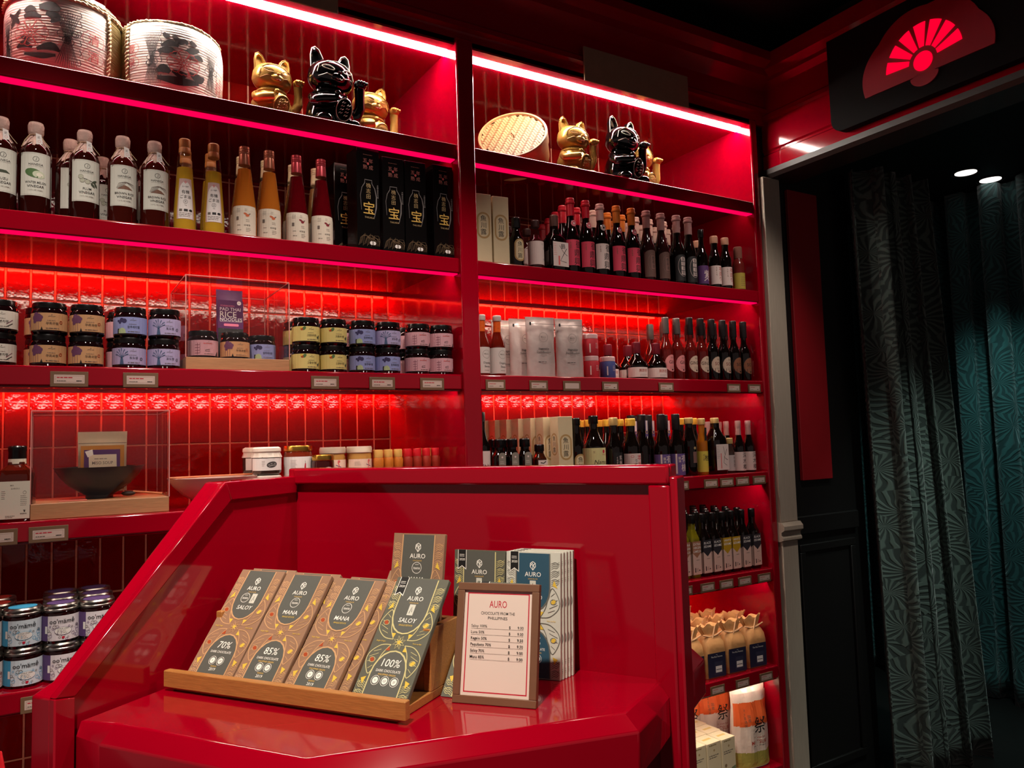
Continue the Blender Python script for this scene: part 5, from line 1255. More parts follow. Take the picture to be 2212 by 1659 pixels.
place('cat_gold', 1.560, 0.11, ZS[1], 4, 'gold beckoning cat figurine beside the bamboo steamer', 'figurine', scale=1.02)
place('cat_black', 1.760, 0.085, ZS[1], 8, 'black beckoning cat figurine in the right bay', 'figurine', scale=1.16)
place('cat_gold', 1.900, 0.165, ZS[1], 4, 'gold beckoning cat figurine partly behind the right black cat', 'figurine', scale=1.08)

BAM = pm('bamboo', (186, 136, 88), 0.5, noise=0.15, nscale=40, stretch=(1, 1, 6)); BAM2 = pm('bamboo_dark_strip', (160, 108, 64), 0.5, noise=0.15, nscale=60)
st = tag(empty('bamboo_steamer'), 'round bamboo steamer tipped up to show its woven lid', 'steamer')
MB().lathe([(0.112, 0.0), (0.114, 0.002), (0.114, 0.062), (0.108, 0.062), (0.108, 0.004)], BAM, 48, caps=False).obj('basket_ring', st)
MB().lathe([(0.110, 0.0635), (0.118, 0.064), (0.118, 0.102), (0.116, 0.105), (0.110, 0.105), (0.108, 0.098)], BAM, 48, caps=False).obj('lid_ring', st)
wv = MB()
sp = 0.0086; n = 12
for i in range(-n, n + 1):
    for j in range(-n, n + 1):
        x, y = i * sp, j * sp
        k = (i + j) % 4
        if math.hypot(x, y) > 0.104: continue
        up = 0.0012 if k < 2 else 0.0
        if k < 2: wv.box(x - sp * .98, x + sp * .98, y - sp * .42, y + sp * .42, 0.097, 0.0985 + up * (1 if k else .7), BAM)
        else: wv.box(x - sp * .42, x + sp * .42, y - sp * .98, y + sp * .98, 0.097, 0.0986, BAM2)
wo = wv.obj('woven_lid', st); wo['kind'] = 'stuff'
MB().tube([(-0.012, 0, 0.0985), (-0.006, 0, 0.106), (0.006, 0, 0.106), (0.012, 0, 0.0985)], 0.0022, BAM2, 6).obj('lid_loop', st)
nrm = Vector((-0.55, -0.66, 0.52)).normalized()
st.matrix_world = Matrix.Translation((1.352, 0.158, ZS[1] + 0.098)) @ nrm.to_track_quat('Z', 'X').to_matrix().to_4x4() @ Matrix.Rotation(0.5, 4, 'Z') @ Matrix.Translation((0, 0, -0.05))

# ------------------------------------------------------------------ products: right bay
def gb(name, R, zb, zn, rn, h, glass, cap, capz, E, sq=0, capr=None, sleeve=None, sleevez=None, seal=None, zlab=None, neckclear=False, bead=False):
    """generic bottle: body radius R to zb, shoulder to neck rn at zn, cap from capz to h"""
    def f():
        t = empty(name); sg = 32 if sq else 22
        mid = (zb + zn) / 2
        MB().lathe([(R * .92, 0), (R, 0.004), (R, zb), (R * .93 + rn * .07, zb + (zn - zb) * .22), ((R + rn) / 2, mid), (rn * 1.12, zn - (zn - zb) * .14), (rn, zn)] + ([] if neckclear else [(rn, capz)]), glass, sg, sq=sq).obj('glass_body', t, ang=50)
        if neckclear: MB().lathe([(rn, zn), (rn, capz)], CLEAR, 18, caps=False).obj('glass_neck', t)
        cr = capr or rn + 0.0012; c = MB()
        if bead: c.lathe([(cr * 1.0, capz), (cr, h - 0.022), (cr * 1.22, h - 0.019), (cr * 1.25, h - 0.013), (cr * 1.05, h - 0.011), (cr * 1.12, h - 0.004), (cr * 1.0, h)], cap, 20)
        else: c.lathe([(cr, capz), (cr * 1.03, capz + 0.001), (cr * 1.03, h - 0.003), (cr * .9, h)], cap, 20)
        c.obj('cap', t)
        if sleeve: MB().lathe([(rn + 0.0006 + (R - rn) * .10, sleevez), (rn + 0.0008, min(zn, capz)), (rn + 0.0008, capz)], sleeve, 20, caps=False).obj('neck_sleeve', t)
        if seal: printed('round_seal', [('c', 0, seal[0], 0.0105, seal[1]), ('o', 0, seal[0], 0.0088, 0.0012, seal[2]), ('p', [(-.004, seal[0] + .003), (.004, seal[0] + .003), (.003, seal[0] - .004), (-.003, seal[0] - .004)], seal[2])], cyl(rn + (R - rn) * .38), t, eps=0.0012)
        if E: printed('paper_label', E, flat(-R) if sq else cyl(R), t)
        return t
    return f
PINKL = pm('hot_pink_label', (206, 58, 84), .7, noise=.03); WL = pm('pinkish_white_label', (216, 196, 190), .75, noise=.03)
CAPR = pm('red_capsule', (196, 28, 48), .35); CAPW = pm('blush_capsule', (214, 176, 168), .4); CAPO = pm('orange_capsule', (222, 130, 40), .4); CAPG = pm('mauve_capsule', (176, 132, 128), .4)
def yudx(lab): return [('r', -0.036, 0.036, 0.022, 0.108, lab), ('v', '御鼎興', 0.004, 0.106, 0.027, INK), ('v', '手工柴燒', -0.019, 0.10, 0.005, BROWNINK)]
KINDS['soy_red'] = gb('soy_sauce_bottle', 0.0265, 0.118, 0.185, 0.0118, 0.253, DARKGLASS, CAPR, 0.192, yudx(PINKL), seal=(0.165, PINKL, WL), bead=True)
KINDS['soy_white'] = gb('soy_sauce_bottle', 0.0265, 0.118, 0.185, 0.0118, 0.250, DARKGLASS, CAPW, 0.192, yudx(WL), seal=(0.165, WL, INK), bead=True)
KINDS['soy_orange'] = gb('soy_sauce_bottle', 0.0265, 0.118, 0.185, 0.0118, 0.253, DARKGLASS, CAPO, 0.192, yudx(PINKL), seal=(0.165, PINKL, WL), bead=True)
BRL = pm('brown_label', (92, 62, 54), .7)
KINDS['soy_brown'] = gb('soy_sauce_bottle', 0.0265, 0.112, 0.185, 0.0125, 0.253, pm('mauve_dark_glass', (38, 14, 14), .06, coat=.4), CAPG, 0.190, [('p', arch(-0.030, 0.030, 0.012, 0.108, k=.5), BRL), ('r', -0.007, 0.011, 0.040, 0.088, pm('dull_rose', (120, 84, 76), .7)), ('v', '壺底油', 0.002, 0.086, 0.0135, INK), ('o', 0.002, 0.064, 0.021, 0.001, pm('dull_rose', (120, 84, 76)), 0.032)], bead=True)
BKL = pm('black_label', (20, 18, 20), .6)
KINDS['soy_black'] = gb('soy_sauce_bottle', 0.0265, 0.112, 0.185, 0.0125, 0.255, DARKGLASS, CAPG, 0.190, [('p', arch(-0.030, 0.030, 0.010, 0.106, k=.45), BKL), ('o', 0, 0.062, 0.020, 0.001, WL, 0.036)] + [('r', -0.008, 0.009, 0.082 - .0165 * k, 0.096 - .0165 * k, WL) for k in range(4)] + [('v', '黑豆油醬', 0.0005, 0.096, 0.0148, INK)], bead=True)
KINDS['cap_white'] = gb('capped_bottle', 0.026, 0.115, 0.185, 0.0120, 0.252, DARKGLASS, pm('cream_capsule', (226, 200, 184), .4), 0.190, None, bead=True)
KINDS['cap_orange'] = gb('capped_bottle', 0.026, 0.115, 0.185, 0.0120, 0.252, DARKGLASS, CAPO, 0.190, None, bead=True)
KINDS['cap_red'] = gb('capped_bottle', 0.026, 0.115, 0.185, 0.0120, 0.252, DARKGLASS, CAPR, 0.190, None, bead=True)
KRAFTB = pm('cream_card', (206, 188, 150), .7, noise=.05)
TAN = pm('tan_print', (170, 136, 84), .7)
def fishlabel(zc, s):
    P1 = rrect(-0.019 * s, 0.019 * s, zc - 0.036 * s, zc + 0.036 * s, 0.0185 * s, 7); P2 = rrect(-0.0145 * s, 0.0145 * s, zc - 0.031 * s, zc + 0.031 * s, 0.014 * s, 7)
    return [('p', P1, TAN), ('p', P2, KRAFTB), ('v', '魚川露', 0, zc + 0.028 * s, 0.0175 * s, INK)]
def fishbox():
    t = empty('sauce_carton'); b = MB().cbox(-0.027, 0.027, -0.027, 0.027, 0, 0.217, 0.001, KRAFTB).obj('carton', t)
    printed('printed_front', fishlabel(0.118, 1.15), flat(-0.027), b, eps=.0003)
    printed('printed_side', fishlabel(0.128, 1.0), lambda x, z, e: (-0.027 - e, -x, z), b, eps=.0003); return t
KINDS['fishbox'] = fishbox
KINDS['fishbottle'] = gb('fish_sauce_bottle', 0.0235, 0.085, 0.120, 0.0115, 0.160, DARKGLASS, BLACKCAP, 0.126, fishlabel(0.052, 1.0), capr=0.0145)
KINDS['vinegar_white'] = gb('vinegar_flask', 0.026, 0.085, 0.112, 0.0115, 0.160, pm('rosewood_glass', (56, 12, 14), .05, coat=.3), pm('dark_lid_dull', (60, 30, 28), .4), 0.137, [('r', -0.05, 0.05, 0.012, 0.088, WL), ('g', 0.006, 0.018, 0.080, 2, .004, .001, GREYINK), ('o', 0.018, 0.066, .003, .001, GREYINK), ('o', 0.018, 0.03, .003, .001, GREYINK)], capr=0.0135, neckclear=True)
KINDS['square_art'] = gb('square_sauce_bottle', 0.033, 0.095, 0.140, 0.0115, 0.188, DARKGLASS, pm('bronze_cap', (110, 80, 72), .35, metal=.4), 0.150, [('r', -0.030, 0.031, 0.012, 0.092, WL), ('t', '鶴', 0.010, 0.078, 0.018, INK), ('l', [(-0.004, 0.080), (0.010, 0.060), (0.026, 0.048)], .0016, INK), ('l', [(0.024, 0.072), (0.010, 0.050), (-0.002, 0.030), (0.022, 0.026)], .002, INK), ('r', -0.010, -0.004, 0.016, 0.046, PINKINK), ('g', -0.028, -0.014, 0.084, 7, .006, .0012, PINKINK)], sq=5, capr=0.0138)
KINDS['purple_soy'] = gb('small_soy_bottle', 0.0225, 0.105, 0.165, 0.0095, 0.218, DARKGLASS, BLACKCAP, 0.188, [('r', -0.05, 0.05, 0.010, 0.078, PURPLEINK), ('t', '紫', 0.004, 0.044, 0.034, WL), ('l', [(-.012, .02), (0, .03), (.012, .022)], .003, WL)])
KINDS['red_soy'] = gb('small_soy_bottle', 0.0225, 0.110, 0.150, 0.0125, 0.200, DARKGLASS, pm('white_orange_cap', (222, 170, 140), .4), 0.172, [('r', -0.05, 0.05, 0.014, 0.084, WL), ('v', '本造り', 0.004, 0.082, 0.018, pm('brick_ink', (176, 60, 40), .7)), ('v', 'うすくち', -0.013, 0.078, 0.008, BROWNINK)], capr=0.0145)
KINDS['kraft_small'] = gb('small_sauce_bottle', 0.0225, 0.10, 0.13, 0.013, 0.172, pm('chili_red_fill', (110, 34, 30), .2), pm('kraft_cover', (150, 96, 80), .8), 0.126, [('r', -0.05, 0.05, 0.006, 0.068, pm('mustard_label', (176, 156, 60), .7)), ('g', -.012, .016, .05, 5, .008, .002, BROWNINK)], capr=0.0155)

def row(k, x, y, s, rz, label, cat='bottle', group=None, sc_=None, dz=0.0): return place(k, x, y, ZS[s] + dz, (rz - 30) * 0.25, label, cat, group, scale=sc_)
Y2 = 0.038
row('fishbox', 1.150, 0.052, 2, 4, 'cream carton with an oval label, beside the red post', 'box'); row('fishbox', 1.213, 0.052, 2, 2, 'cream carton with an oval label, beside the oval labelled bottle', 'box')
row('fishbottle', 1.272, Y2, 2, 24, 'small dark bottle with an oval label next to the cream cartons')
row('vinegar_white', 1.345, Y2, 2, 20, 'rosewood bottle with a plain white label and dark lid')
row('square_art', 1.422, 0.042, 2, 34, 'square dark bottle with brush drawing on a white label, upper right')
for x, k, l in ((1.487, 'soy_red', 'red capped soy bottle with pink label, next to the square bottle'), (1.550, 'soy_red', 'red capped soy bottle with pink label, next to the white labelled one'), (1.611, 'soy_white', 'blush capped soy bottle with a white label'), (1.683, 'soy_orange', 'orange capped soy bottle with pink label, next to the white labelled one'), (1.749, 'soy_orange', 'orange capped soy bottle with pink label, next to the brown labels'),
                (1.818, 'soy_brown', 'mauve capped soy bottle with brown label, next to the orange caps'), (1.886, 'soy_brown', 'mauve capped soy bottle with brown label, next to the black labels'), (1.962, 'soy_black', 'mauve capped soy bottle with white squares on black, left of two'), (2.020, 'soy_black', 'mauve capped soy bottle with white squares on black, right of two')):
    row(k, x, Y2, 2, 34, l)
row('purple_soy', 2.083, Y2, 2, 38, 'slim black capped soy bottle with a purple label'); row('red_soy', 2.150, Y2, 2, 38, 'small soy bottle with pale orange cap, left of two'); row('red_soy', 2.208, Y2, 2, 38, 'small soy bottle with pale orange cap, right of two')
row('kraft_small', 2.277, Y2, 2, 38, 'small chili sauce bottle with mustard label in the corner')
for y in (0.115, 0.19, 0.265, 0.34):
    for x, k in ((1.505, 'cap_red'), (1.565, 'cap_red'), (1.635, 'cap_white'), (1.70, 'cap_orange'), (1.765, 'cap_orange'), (1.83, 'cap_white'), (1.895, 'cap_white'), (1.965, 'cap_white'), (2.03, 'cap_white')):
        cn = {'cap_red': 'red', 'cap_white': 'cream', 'cap_orange': 'orange'}[k]
        row(k, x + (y - .1) * .3, y, 2, 30, cn + ' capped bottle behind the front soy bottles', 'bottle', cn + ' capped bottles in the back rows')
for y in (0.12, 0.20):
    row('red_soy', 2.14 + (y - .12) * .3, y, 2, 30, 'small soy bottle behind the pale orange caps', 'bottle', 'pale orange capped bottles behind')
for x in (1.30, 1.375): row('vinegar_white', x, 0.135, 2, 20, 'rosewood bottle behind the oval labelled bottle', 'bottle', 'rosewood bottles behind')

# third shelf
DIPL = [('r', -0.05, 0.05, 0.008, 0.088, pm('grey_white_label', (196, 186, 180), .75)), ('o', 0.004, 0.066, 0.013, .0008, GREYINK), ('t', 'Mana’s', 0.004, 0.067, .006, GREYINK), ('t', 'Dipping', 0.006, 0.040, 0.0085, INK), ('t', 'Sauce', 0.006, 0.029, 0.0085, INK), ('g', -0.004, 0.016, 0.016, 1, .003, .0012, GREYINK)]
KINDS['dip'] = gb('dipping_sauce_bottle', 0.0245, 0.092, 0.145, 0.011, 0.190, pm('chili_dip', (96, 20, 10), .05, coat=.3), pm('pale_grey_cap', (196, 180, 172), .4), 0.172, DIPL, capr=0.0135, sleeve=pm('orange_sauce_neck', (206, 90, 30), .3, noise=.3, nscale=200), sleevez=0.128)
row('dip', 1.143, 0.05, 3, 20, 'dipping sauce bottle half hidden by the red post'); row('dip', 1.199, 0.05, 3, 24, 'dipping sauce bottle beside the white pouches'); row('dip', 1.185, 0.125, 3, 24, 'dipping sauce bottle standing behind the front two')
FOILW = pm('pearl_pouch', (206, 190, 184), 0.32, metal=0.25, noise=.05, bump=0.25, bscale=35)
def bouillon():
    t = empty('bouillon_pouch'); b = pillow(0.051, 0.196, 0.019, FOILW, 0.02, name='pouch', par=t, wr=0.0022, n=12, nz=18)
    E = [('r', -0.048, 0.048, 0.170, 0.1715, GREYINK), ('r', -0.046, -0.040, 0.166, 0.176, INK), ('o', 0.002, 0.128, 0.0155, .0008, GREYINK), ('t', 'Mana’s', 0.002, 0.129, .0065, GREYINK), ('t', 'KITCHEN', 0.002, 0.123, .003, GREYINK), ('t', 'Vegetable', 0.002, 0.092, 0.0095, INK), ('t', 'Dashi/Bouillon', 0.002, 0.081, 0.0085, INK, 0.056), ('t', 'Seasoning', 0.002, 0.0725, .005, GREYINK), ('g', -0.018, 0.022, 0.048, 1, .004, .0016, INK)]
    printed('printed_front', E, flat(-0.0205), b); return t
KINDS['bouillon'] = bouillon
for x, y, l in ((1.362, 0.055, 'white bouillon pouch at the front, left of two'), (1.472, 0.050, 'white bouillon pouch at the front, beside the red jars'), (1.330, 0.105, 'white bouillon pouch tucked behind the left front pouch'), (1.290, 0.150, 'white bouillon pouch farthest back beside the dipping sauce')):
    place('bouillon', x, y, ZS[3], -8, l, 'pouch')
def tubjar(fill):
    def f():
        t = empty('seasoning_jar'); R = 0.0265
        MB().lathe([(R * .93, 0), (R, 0.004), (R, 0.054), (R * .95, 0.058)], fill, 24).obj('filled_body', t)
        MB().lathe([(R * .96, 0.057), (R * .99, 0.058), (R * .99, 0.071), (R * .92, 0.0735)], pm('frosted_lid', (216, 176, 176), .35), 24).obj('lid', t)
        printed('paper_label', [('g', 0.002, 0.016, 0.040, 4, .005, .0015, WL), ('r', -0.02, -0.016, .01, .04, WL)], cyl(R), t); return t
    return f
KINDS['tub_red'] = tubjar(pm('red_powder', (186, 36, 50), .6)); KINDS['tub_blue'] = tubjar(pm('blue_wrap', (62, 72, 132), .6))
place('tub_red', 1.556, 0.046, ZS[3], 0, 'lower red seasoning jar beside the white pouches', 'jar'); place('tub_red', 1.556, 0.046, ZS[3] + 0.074, 0, 'upper red seasoning jar beside the white pouches', 'jar'); place('tub_blue', 1.626, 0.046, ZS[3], 0, 'blue seasoning jar beside the wax topped flasks', 'jar')
place('tub_blue', 1.60, 0.115, ZS[3], 0, 'blue seasoning jar standing behind the red ones', 'jar')
WAX = pm('maroon_wax', (112, 20, 36), .4)
KINDS['flask'] = gb('round_syrup_flask', 0.0365, 0.048, 0.092, 0.0125, 0.130, DARKGLASS, WAX, 0.090, [('r', -0.06, 0.06, 0.006, 0.040, WL), ('t', '黒酢密', 0.0, 0.028, 0.012, pm('brick_ink', (176, 60, 40))), ('g', -.014, .016, .014, 2, .004, .001, GREYINK)], capr=0.0148)
row('flask', 1.758, 0.05, 3, 22, 'round dark flask with maroon wax top, left of the front two'); row('flask', 1.848, 0.05, 3, 26, 'round dark flask with maroon wax top, beside the ginger bottles')
for x in (1.70, 1.79): row('flask', x, 0.135, 3, 22, 'round dark flask with maroon wax top in the second row', 'bottle', 'wax topped flasks in the second row')
def circ(txt, ink, paper, ring=None): return ([('c', 0.004, 0.058, 0.031, ring, .033)] if ring else []) + [('c', 0.004, 0.058, 0.0285, paper, 0.0305), ('t', txt, 0.004, 0.062, 0.017, ink, 0.05), ('t', 'BLIS', 0.004, 0.078, 0.007, BROWNINK), ('g', -.008, .016, .046, 3, .004, .001, GREYINK), ('r', 0.0, 0.008, 0.032, 0.037, ink)]
GIN = pm('rose_ginger_syrup', (120, 24, 20), .04, trans=.35, coat=.3); CRM = pm('cream_round_label', (206, 180, 158), .7)
KINDS['ginger'] = gb('ginger_syrup_bottle', 0.0245, 0.105, 0.150, 0.0105, 0.230, GIN, pm('dark_foil_cap', (32, 26, 28), .4), 0.168, circ('GINGER', pm('dark_brown_ink', (50, 26, 22), .7), CRM), capr=0.0130)
KINDS['ginger_s'] = gb('ginger_syrup_bottle', 0.0245, 0.105, 0.150, 0.0105, 0.224, GIN, pm('silver_grey_cap', (120, 112, 108), .35, metal=.5), 0.166, circ('GIN', pm('dark_brown_ink', (50, 26, 22)), pm('rose_round_label', (214, 130, 130), .7)), capr=0.0130)
KINDS['soyr'] = gb('soy_bottle', 0.0245, 0.105, 0.150, 0.0105, 0.230, DARKGLASS, pm('dark_foil_cap', (32, 26, 28)), 0.168, circ('SOY', pm('maroon_ink', (120, 30, 36), .7), CRM, INK), capr=0.0130)
KINDS['soyb'] = gb('soy_bottle', 0.0245, 0.105, 0.150, 0.0105, 0.230, DARKGLASS, pm('dark_foil_cap', (32, 26, 28)), 0.168, circ('SOY', INK, pm('bronze_round_label', (140, 84, 56), .7), INK), capr=0.0130)
Y3 = 0.045
for x, k, l in ((1.893, 'ginger_s', 'silver capped ginger syrup bottle, left one'), (1.946, 'ginger_s', 'silver capped ginger syrup bottle, right one'), (2.010, 'ginger', 'dark capped ginger syrup bottle next to the silver caps'), (2.066, 'ginger', 'dark capped ginger syrup bottle next to the soy'), (2.122, 'soyr', 'soy bottle with a cream round label next to the ginger'), (2.180, 'soyr', 'soy bottle with a cream round label, second from the ginger'), (2.236, 'soyb', 'soy bottle with a bronze round label, third from the corner panel side'), (2.292, 'soyb', 'soy bottle with a bronze round label, nearest the corner')):
    row(k, x, Y3, 3, 34, l)
for y in (0.12, 0.195):
    for x in (1.955, 2.02, 2.085, 2.15, 2.21, 2.27): row('ginger_s' if x < 2.05 else 'soyr', x, y, 3, 30, 'silver capped bottle behind the ginger' if x < 2.05 else 'dark capped soy bottle behind the soy', 'bottle', 'ginger bottles behind' if x < 2.05 else 'soy bottles behind')

# fourth shelf
Y4 = 0.055
KINDS['tallmirin'] = gb('slim_sauce_bottle', 0.0235, 0.12, 0.185, 0.0095, 0.234, DARKGLASS, pm('black_white_cap', (60, 54, 52), .4), 0.205, [('r', -0.05, 0.05, 0.01, 0.115, WL), ('t', 'ひと', 0.0, 0.07, 0.014, INK), ('t', '八号', 0.0, 0.045, 0.016, INK)])
KINDS['miniblack'] = gb('small_syrup_bottle', 0.0205, 0.062, 0.085, 0.0115, 0.120, DARKGLASS, BLACKCAP, 0.094, [('p', arch(-0.012, 0.012, 0.03, 0.078, k=.6), pm('slate_label', (130, 124, 112), .6)), ('c', 0, 0.064, .003, WL), ('g', -.008, .008, .05, 2, .005, .0014, WL)], sq=4, capr=0.0165, zlab=0)
KINDS['minismall'] = gb('small_syrup_bottle', 0.0195, 0.052, 0.072, 0.0115, 0.100, pm('brown_syrup', (60, 24, 10), .05, trans=.2), BLACKCAP, 0.078, [('r', -.016, .018, .01, .05, WL), ('l', [(-.008, .042), (.004, .040), (.012, .046)], .003, INK), ('t', '日', .002, .022, .016, INK)], sq=4, capr=0.0155)
row('tallmirin', 1.147, 0.07, 4, 22, 'slim dark bottle beside the post on the counter level shelf')
for i, (x, y) in enumerate(((1.200, 0.06), (1.247, 0.06), (1.294, 0.06), (1.21, 0.11), (1.257, 0.11))):
    if i < 3: row('miniblack', x, y, 4, 20, ('leftmost', 'middle', 'rightmost')[i] + ' small square black bottle in the front row of three', dz=0.03)
    else: row('miniblack', x, y, 4, 20, 'small square black bottle in the second row', 'bottle', 'small black bottles in the second row', dz=0.03)
row('minismall', 1.345, 0.055, 4, 20, 'small brown bottle with a black cap beside the cream cartons', dz=0.03)
rs = tag(empty('shelf_riser', (1.26, 0.085, ZS[4])), 'low red riser under the small black bottles', 'riser'); MB().cbox(-0.088, 0.112, -0.052, 0.052, 0, 0.0295, 0.001, RED).obj('riser_block', rs)
row('fishbox', 1.436, 0.060, 4, 10, 'large cream carton with an oval label at the front of its row', 'box')
for k in range(7): row('fishbox', 1.420 - 0.012 * k, 0.122 + 0.058 * k, 4, 10, 'cream carton in the row behind the large one', 'box', 'cream cartons in the receding row')
KINDS['soygb'] = gb('soy_bottle', 0.0235, 0.11, 0.165, 0.013, 0.212, DARKGLASS, BLACKCAP, 0.188, fishlabel(0.055, 1.1), capr=0.0150)
KINDS['nama'] = gb('large_soy_bottle', 0.0375, 0.11, 0.178, 0.0135, 0.219, DARKGLASS, BLACKCAP, 0.192, [('r', -0.07, 0.07, 0.006, 0.112, pm('pale_yellow_label', (206, 198, 140), .75)), ('c', 0.012, 0.100, .006, REDINK), ('t', 'Organic', 0.012, 0.090, .005, REDINK), ('t', 'Nama', -0.002, 0.066, 0.020, pm('dark_olive_ink', (60, 54, 30), .7), None, .25), ('t', 'Shoyu', 0.004, 0.043, 0.020, pm('dark_olive_ink', (60, 54, 30)), None, .25), ('t', '生', -.024, .098, .008, BROWNINK)], capr=0.0158)
YC = pm('yellow_cap', (232, 176, 60), .4)
KINDS['darkyel'] = gb('soy_bottle', 0.0265, 0.10, 0.165, 0.013, 0.212, DARKGLASS, pm('tan_cap', (206, 172, 110), .4), 0.185, [('r', -.022, .022, .008, .094, BKL), ('v', '玄米黒酢', 0.006, 0.085, .016, WL), ('v', 'くろず', -.008, .08, .008, WL)], capr=0.0148)
KINDS['honzukuri'] = gb('soy_bottle', 0.0315, 0.105, 0.165, 0.0145, 0.208, DARKGLASS, YC, 0.182, [('r', -.05, .05, .006, .088, WL), ('t', '本', .010, .074, .022, REDINK), ('t', '造', .010, .050, .020, REDINK), ('v', 'うすくち', -.006, .07, .012, INK), ('o', -.018, .078, .006, .001, REDINK, .004)], capr=0.0175)
PURL = pm('violet_label', (92, 70, 128), .7)
KINDS['yuki'] = gb('organic_soy_bottle', 0.0275, 0.10, 0.165, 0.0125, 0.222, DARKGLASS, pm('black_foil', (28, 24, 26), .35), 0.165, [('r', -.06, .06, .004, .080, PURL), ('r', -.026, -.020, .01, .08, WL), ('v', '有機', .008, .078, .030, WL), ('v', '醤油', -.012, .07, .010, WL)], capr=0.0145)
KINDS['darkseal'] = gb('soy_bottle', 0.0265, 0.115, 0.175, 0.0135, 0.208, DARKGLASS, pm('tan_cap', (206, 172, 110)), 0.186, [('r', -.02, .02, .03, .11, DARKGLASS), ('r', -.008, .008, .045, .085, pm('dull_rose', (120, 84, 76))), ('c', 0, .098, .005, pm('dull_gold', (176, 150, 104)))], capr=0.0155)
KINDS['yuzupon'] = gb('ponzu_bottle', 0.0195, 0.115, 0.150, 0.0115, 0.205, pm('orange_ponzu', (196, 112, 24), .05, trans=.3), pm('tan_cap', (206, 172, 110)), 0.182, [('r', -.04, .04, .010, .085, pm('lemon_label', (206, 186, 70), .7)), ('t', '柚', .003, .06, .024, INK), ('v', 'ぽん酢', -.01, .075, .008, BROWNINK), ('p', [(-.005, .17), (.006, .17), (.006, .12), (.0, .126), (-.005, .12)], BKL)], capr=0.0135)
KINDS['clearvin'] = gb('vinegar_bottle_square', 0.033, 0.120, 0.170, 0.0135, 0.206, DARKGLASS, pm('tan_cap', (206, 172, 110)), 0.186, [('r', -.031, .031, .014, .108, WL), ('l', [(.004, .10), (.012, .07), (.004, .04), (.02, .03)], .0016, INK), ('l', [(.022, .09), (.008, .06), (.024, .05)], .0016, INK), ('r', -.010, -.006, .02, .075, PINKINK), ('g', -.028, -.014, .1, 8, .006, .001, GREYINK)], sq=5, capr=0.0155)
KINDS['smallclear'] = gb('small_vinegar_bottle', 0.0195, 0.075, 0.098, 0.0125, 0.130, pm('smoky_glass', (70, 50, 44), .05, trans=.3), pm('tan_cap', (206, 172, 110)), 0.108, [('r', -.04, .04, .008, .066, pm('pale_grey_label', (186, 172, 170), .7)), ('v', '料理酢', .006, .062, .013, GREYINK)], capr=0.0145)
KINDS['mizuki'] = gb('cooking_sake_bottle', 0.0235, 0.085, 0.150, 0.0095, 0.194, DARKGLASS, CAPG, 0.168, [('r', -.04, .04, .006, .076, WL), ('v', '深木樽', .004, .075, .021, INK)], sleeve=CAPG, sleevez=0.13)
for x, k, l in ((1.490, 'soygb', 'dark bottle with an oval label next to the large cream carton'), (1.563, 'nama', 'large dark bottle with a pale yellow handwritten style label'), (1.648, 'darkyel', 'dark bottle with white vertical characters and tan cap'), (1.722, 'honzukuri', 'dark bottle with a red character label and yellow cap'), (1.862, 'yuki', 'purple labelled dark bottle with white characters, left of two'), (1.932, 'yuki', 'purple labelled dark bottle with white characters, right of two'), (1.995, 'darkseal', 'dark bottle with small rose seal and tan cap'), (2.058, 'yuzupon', 'slim orange citrus sauce bottle with a yellow label'), (2.126, 'clearvin', 'square bottle with brush drawing on white, lower right'), (2.196, 'smallclear', 'small smoky bottle with a pale grey label'), (2.248, 'mizuki', 'dark bottle with bold black characters on white, left of two'), (2.302, 'mizuki', 'dark bottle with bold black characters on white, right of two')):
    row(k, x, Y4, 4, 30, l)
KINDS['backyel'] = gb('capped_bottle', 0.026, 0.105, 0.165, 0.0135, 0.208, DARKGLASS, YC, 0.184, None, capr=0.0158)
KINDS['ribbon_soy'] = gb('ribboned_bottle', 0.026, 0.10, 0.165, 0.0125, 0.222, DARKGLASS, pm('dark_foil_cap', (32, 26, 28)), 0.170, [('p', [(-.006, .20), (.006, .20), (.006, .14), (0, .148), (-.006, .14)], PURL), ('o', 0, .16, .006, .0015, GOLDINK), ('r', -.004, .004, .165, .2, WL)], capr=0.0145)
for x, y, k in ((1.60, 0.13, 'backyel'), (1.68, 0.13, 'backyel'), (1.74, 0.135, 'backyel'), (1.62, 0.20, 'backyel'), (1.70, 0.20, 'backyel'), (1.55, 0.13, 'backyel'), (2.02, 0.125, 'backyel'), (2.09, 0.13, 'backyel')): row(k, x, y, 4, 30, 'yellow capped bottle behind the counter level bottles', 'bottle', 'yellow capped bottles behind')
for x, y in ((1.795, 0.08), (1.805, 0.15), (1.87, 0.13), (1.945, 0.13), (1.88, 0.205)): row('ribbon_soy', x, y, 4, 30, 'bottle with purple neck ribbon near the purple labels', 'bottle', 'ribboned bottles around the purple labels')
for x, y in ((2.165, 0.13), (2.215, 0.13), (2.265, 0.13), (2.30, 0.20)): row('mizuki', x, y, 4, 30, 'mauve necked bottle behind the white labels', 'bottle', 'mauve necked bottles behind')

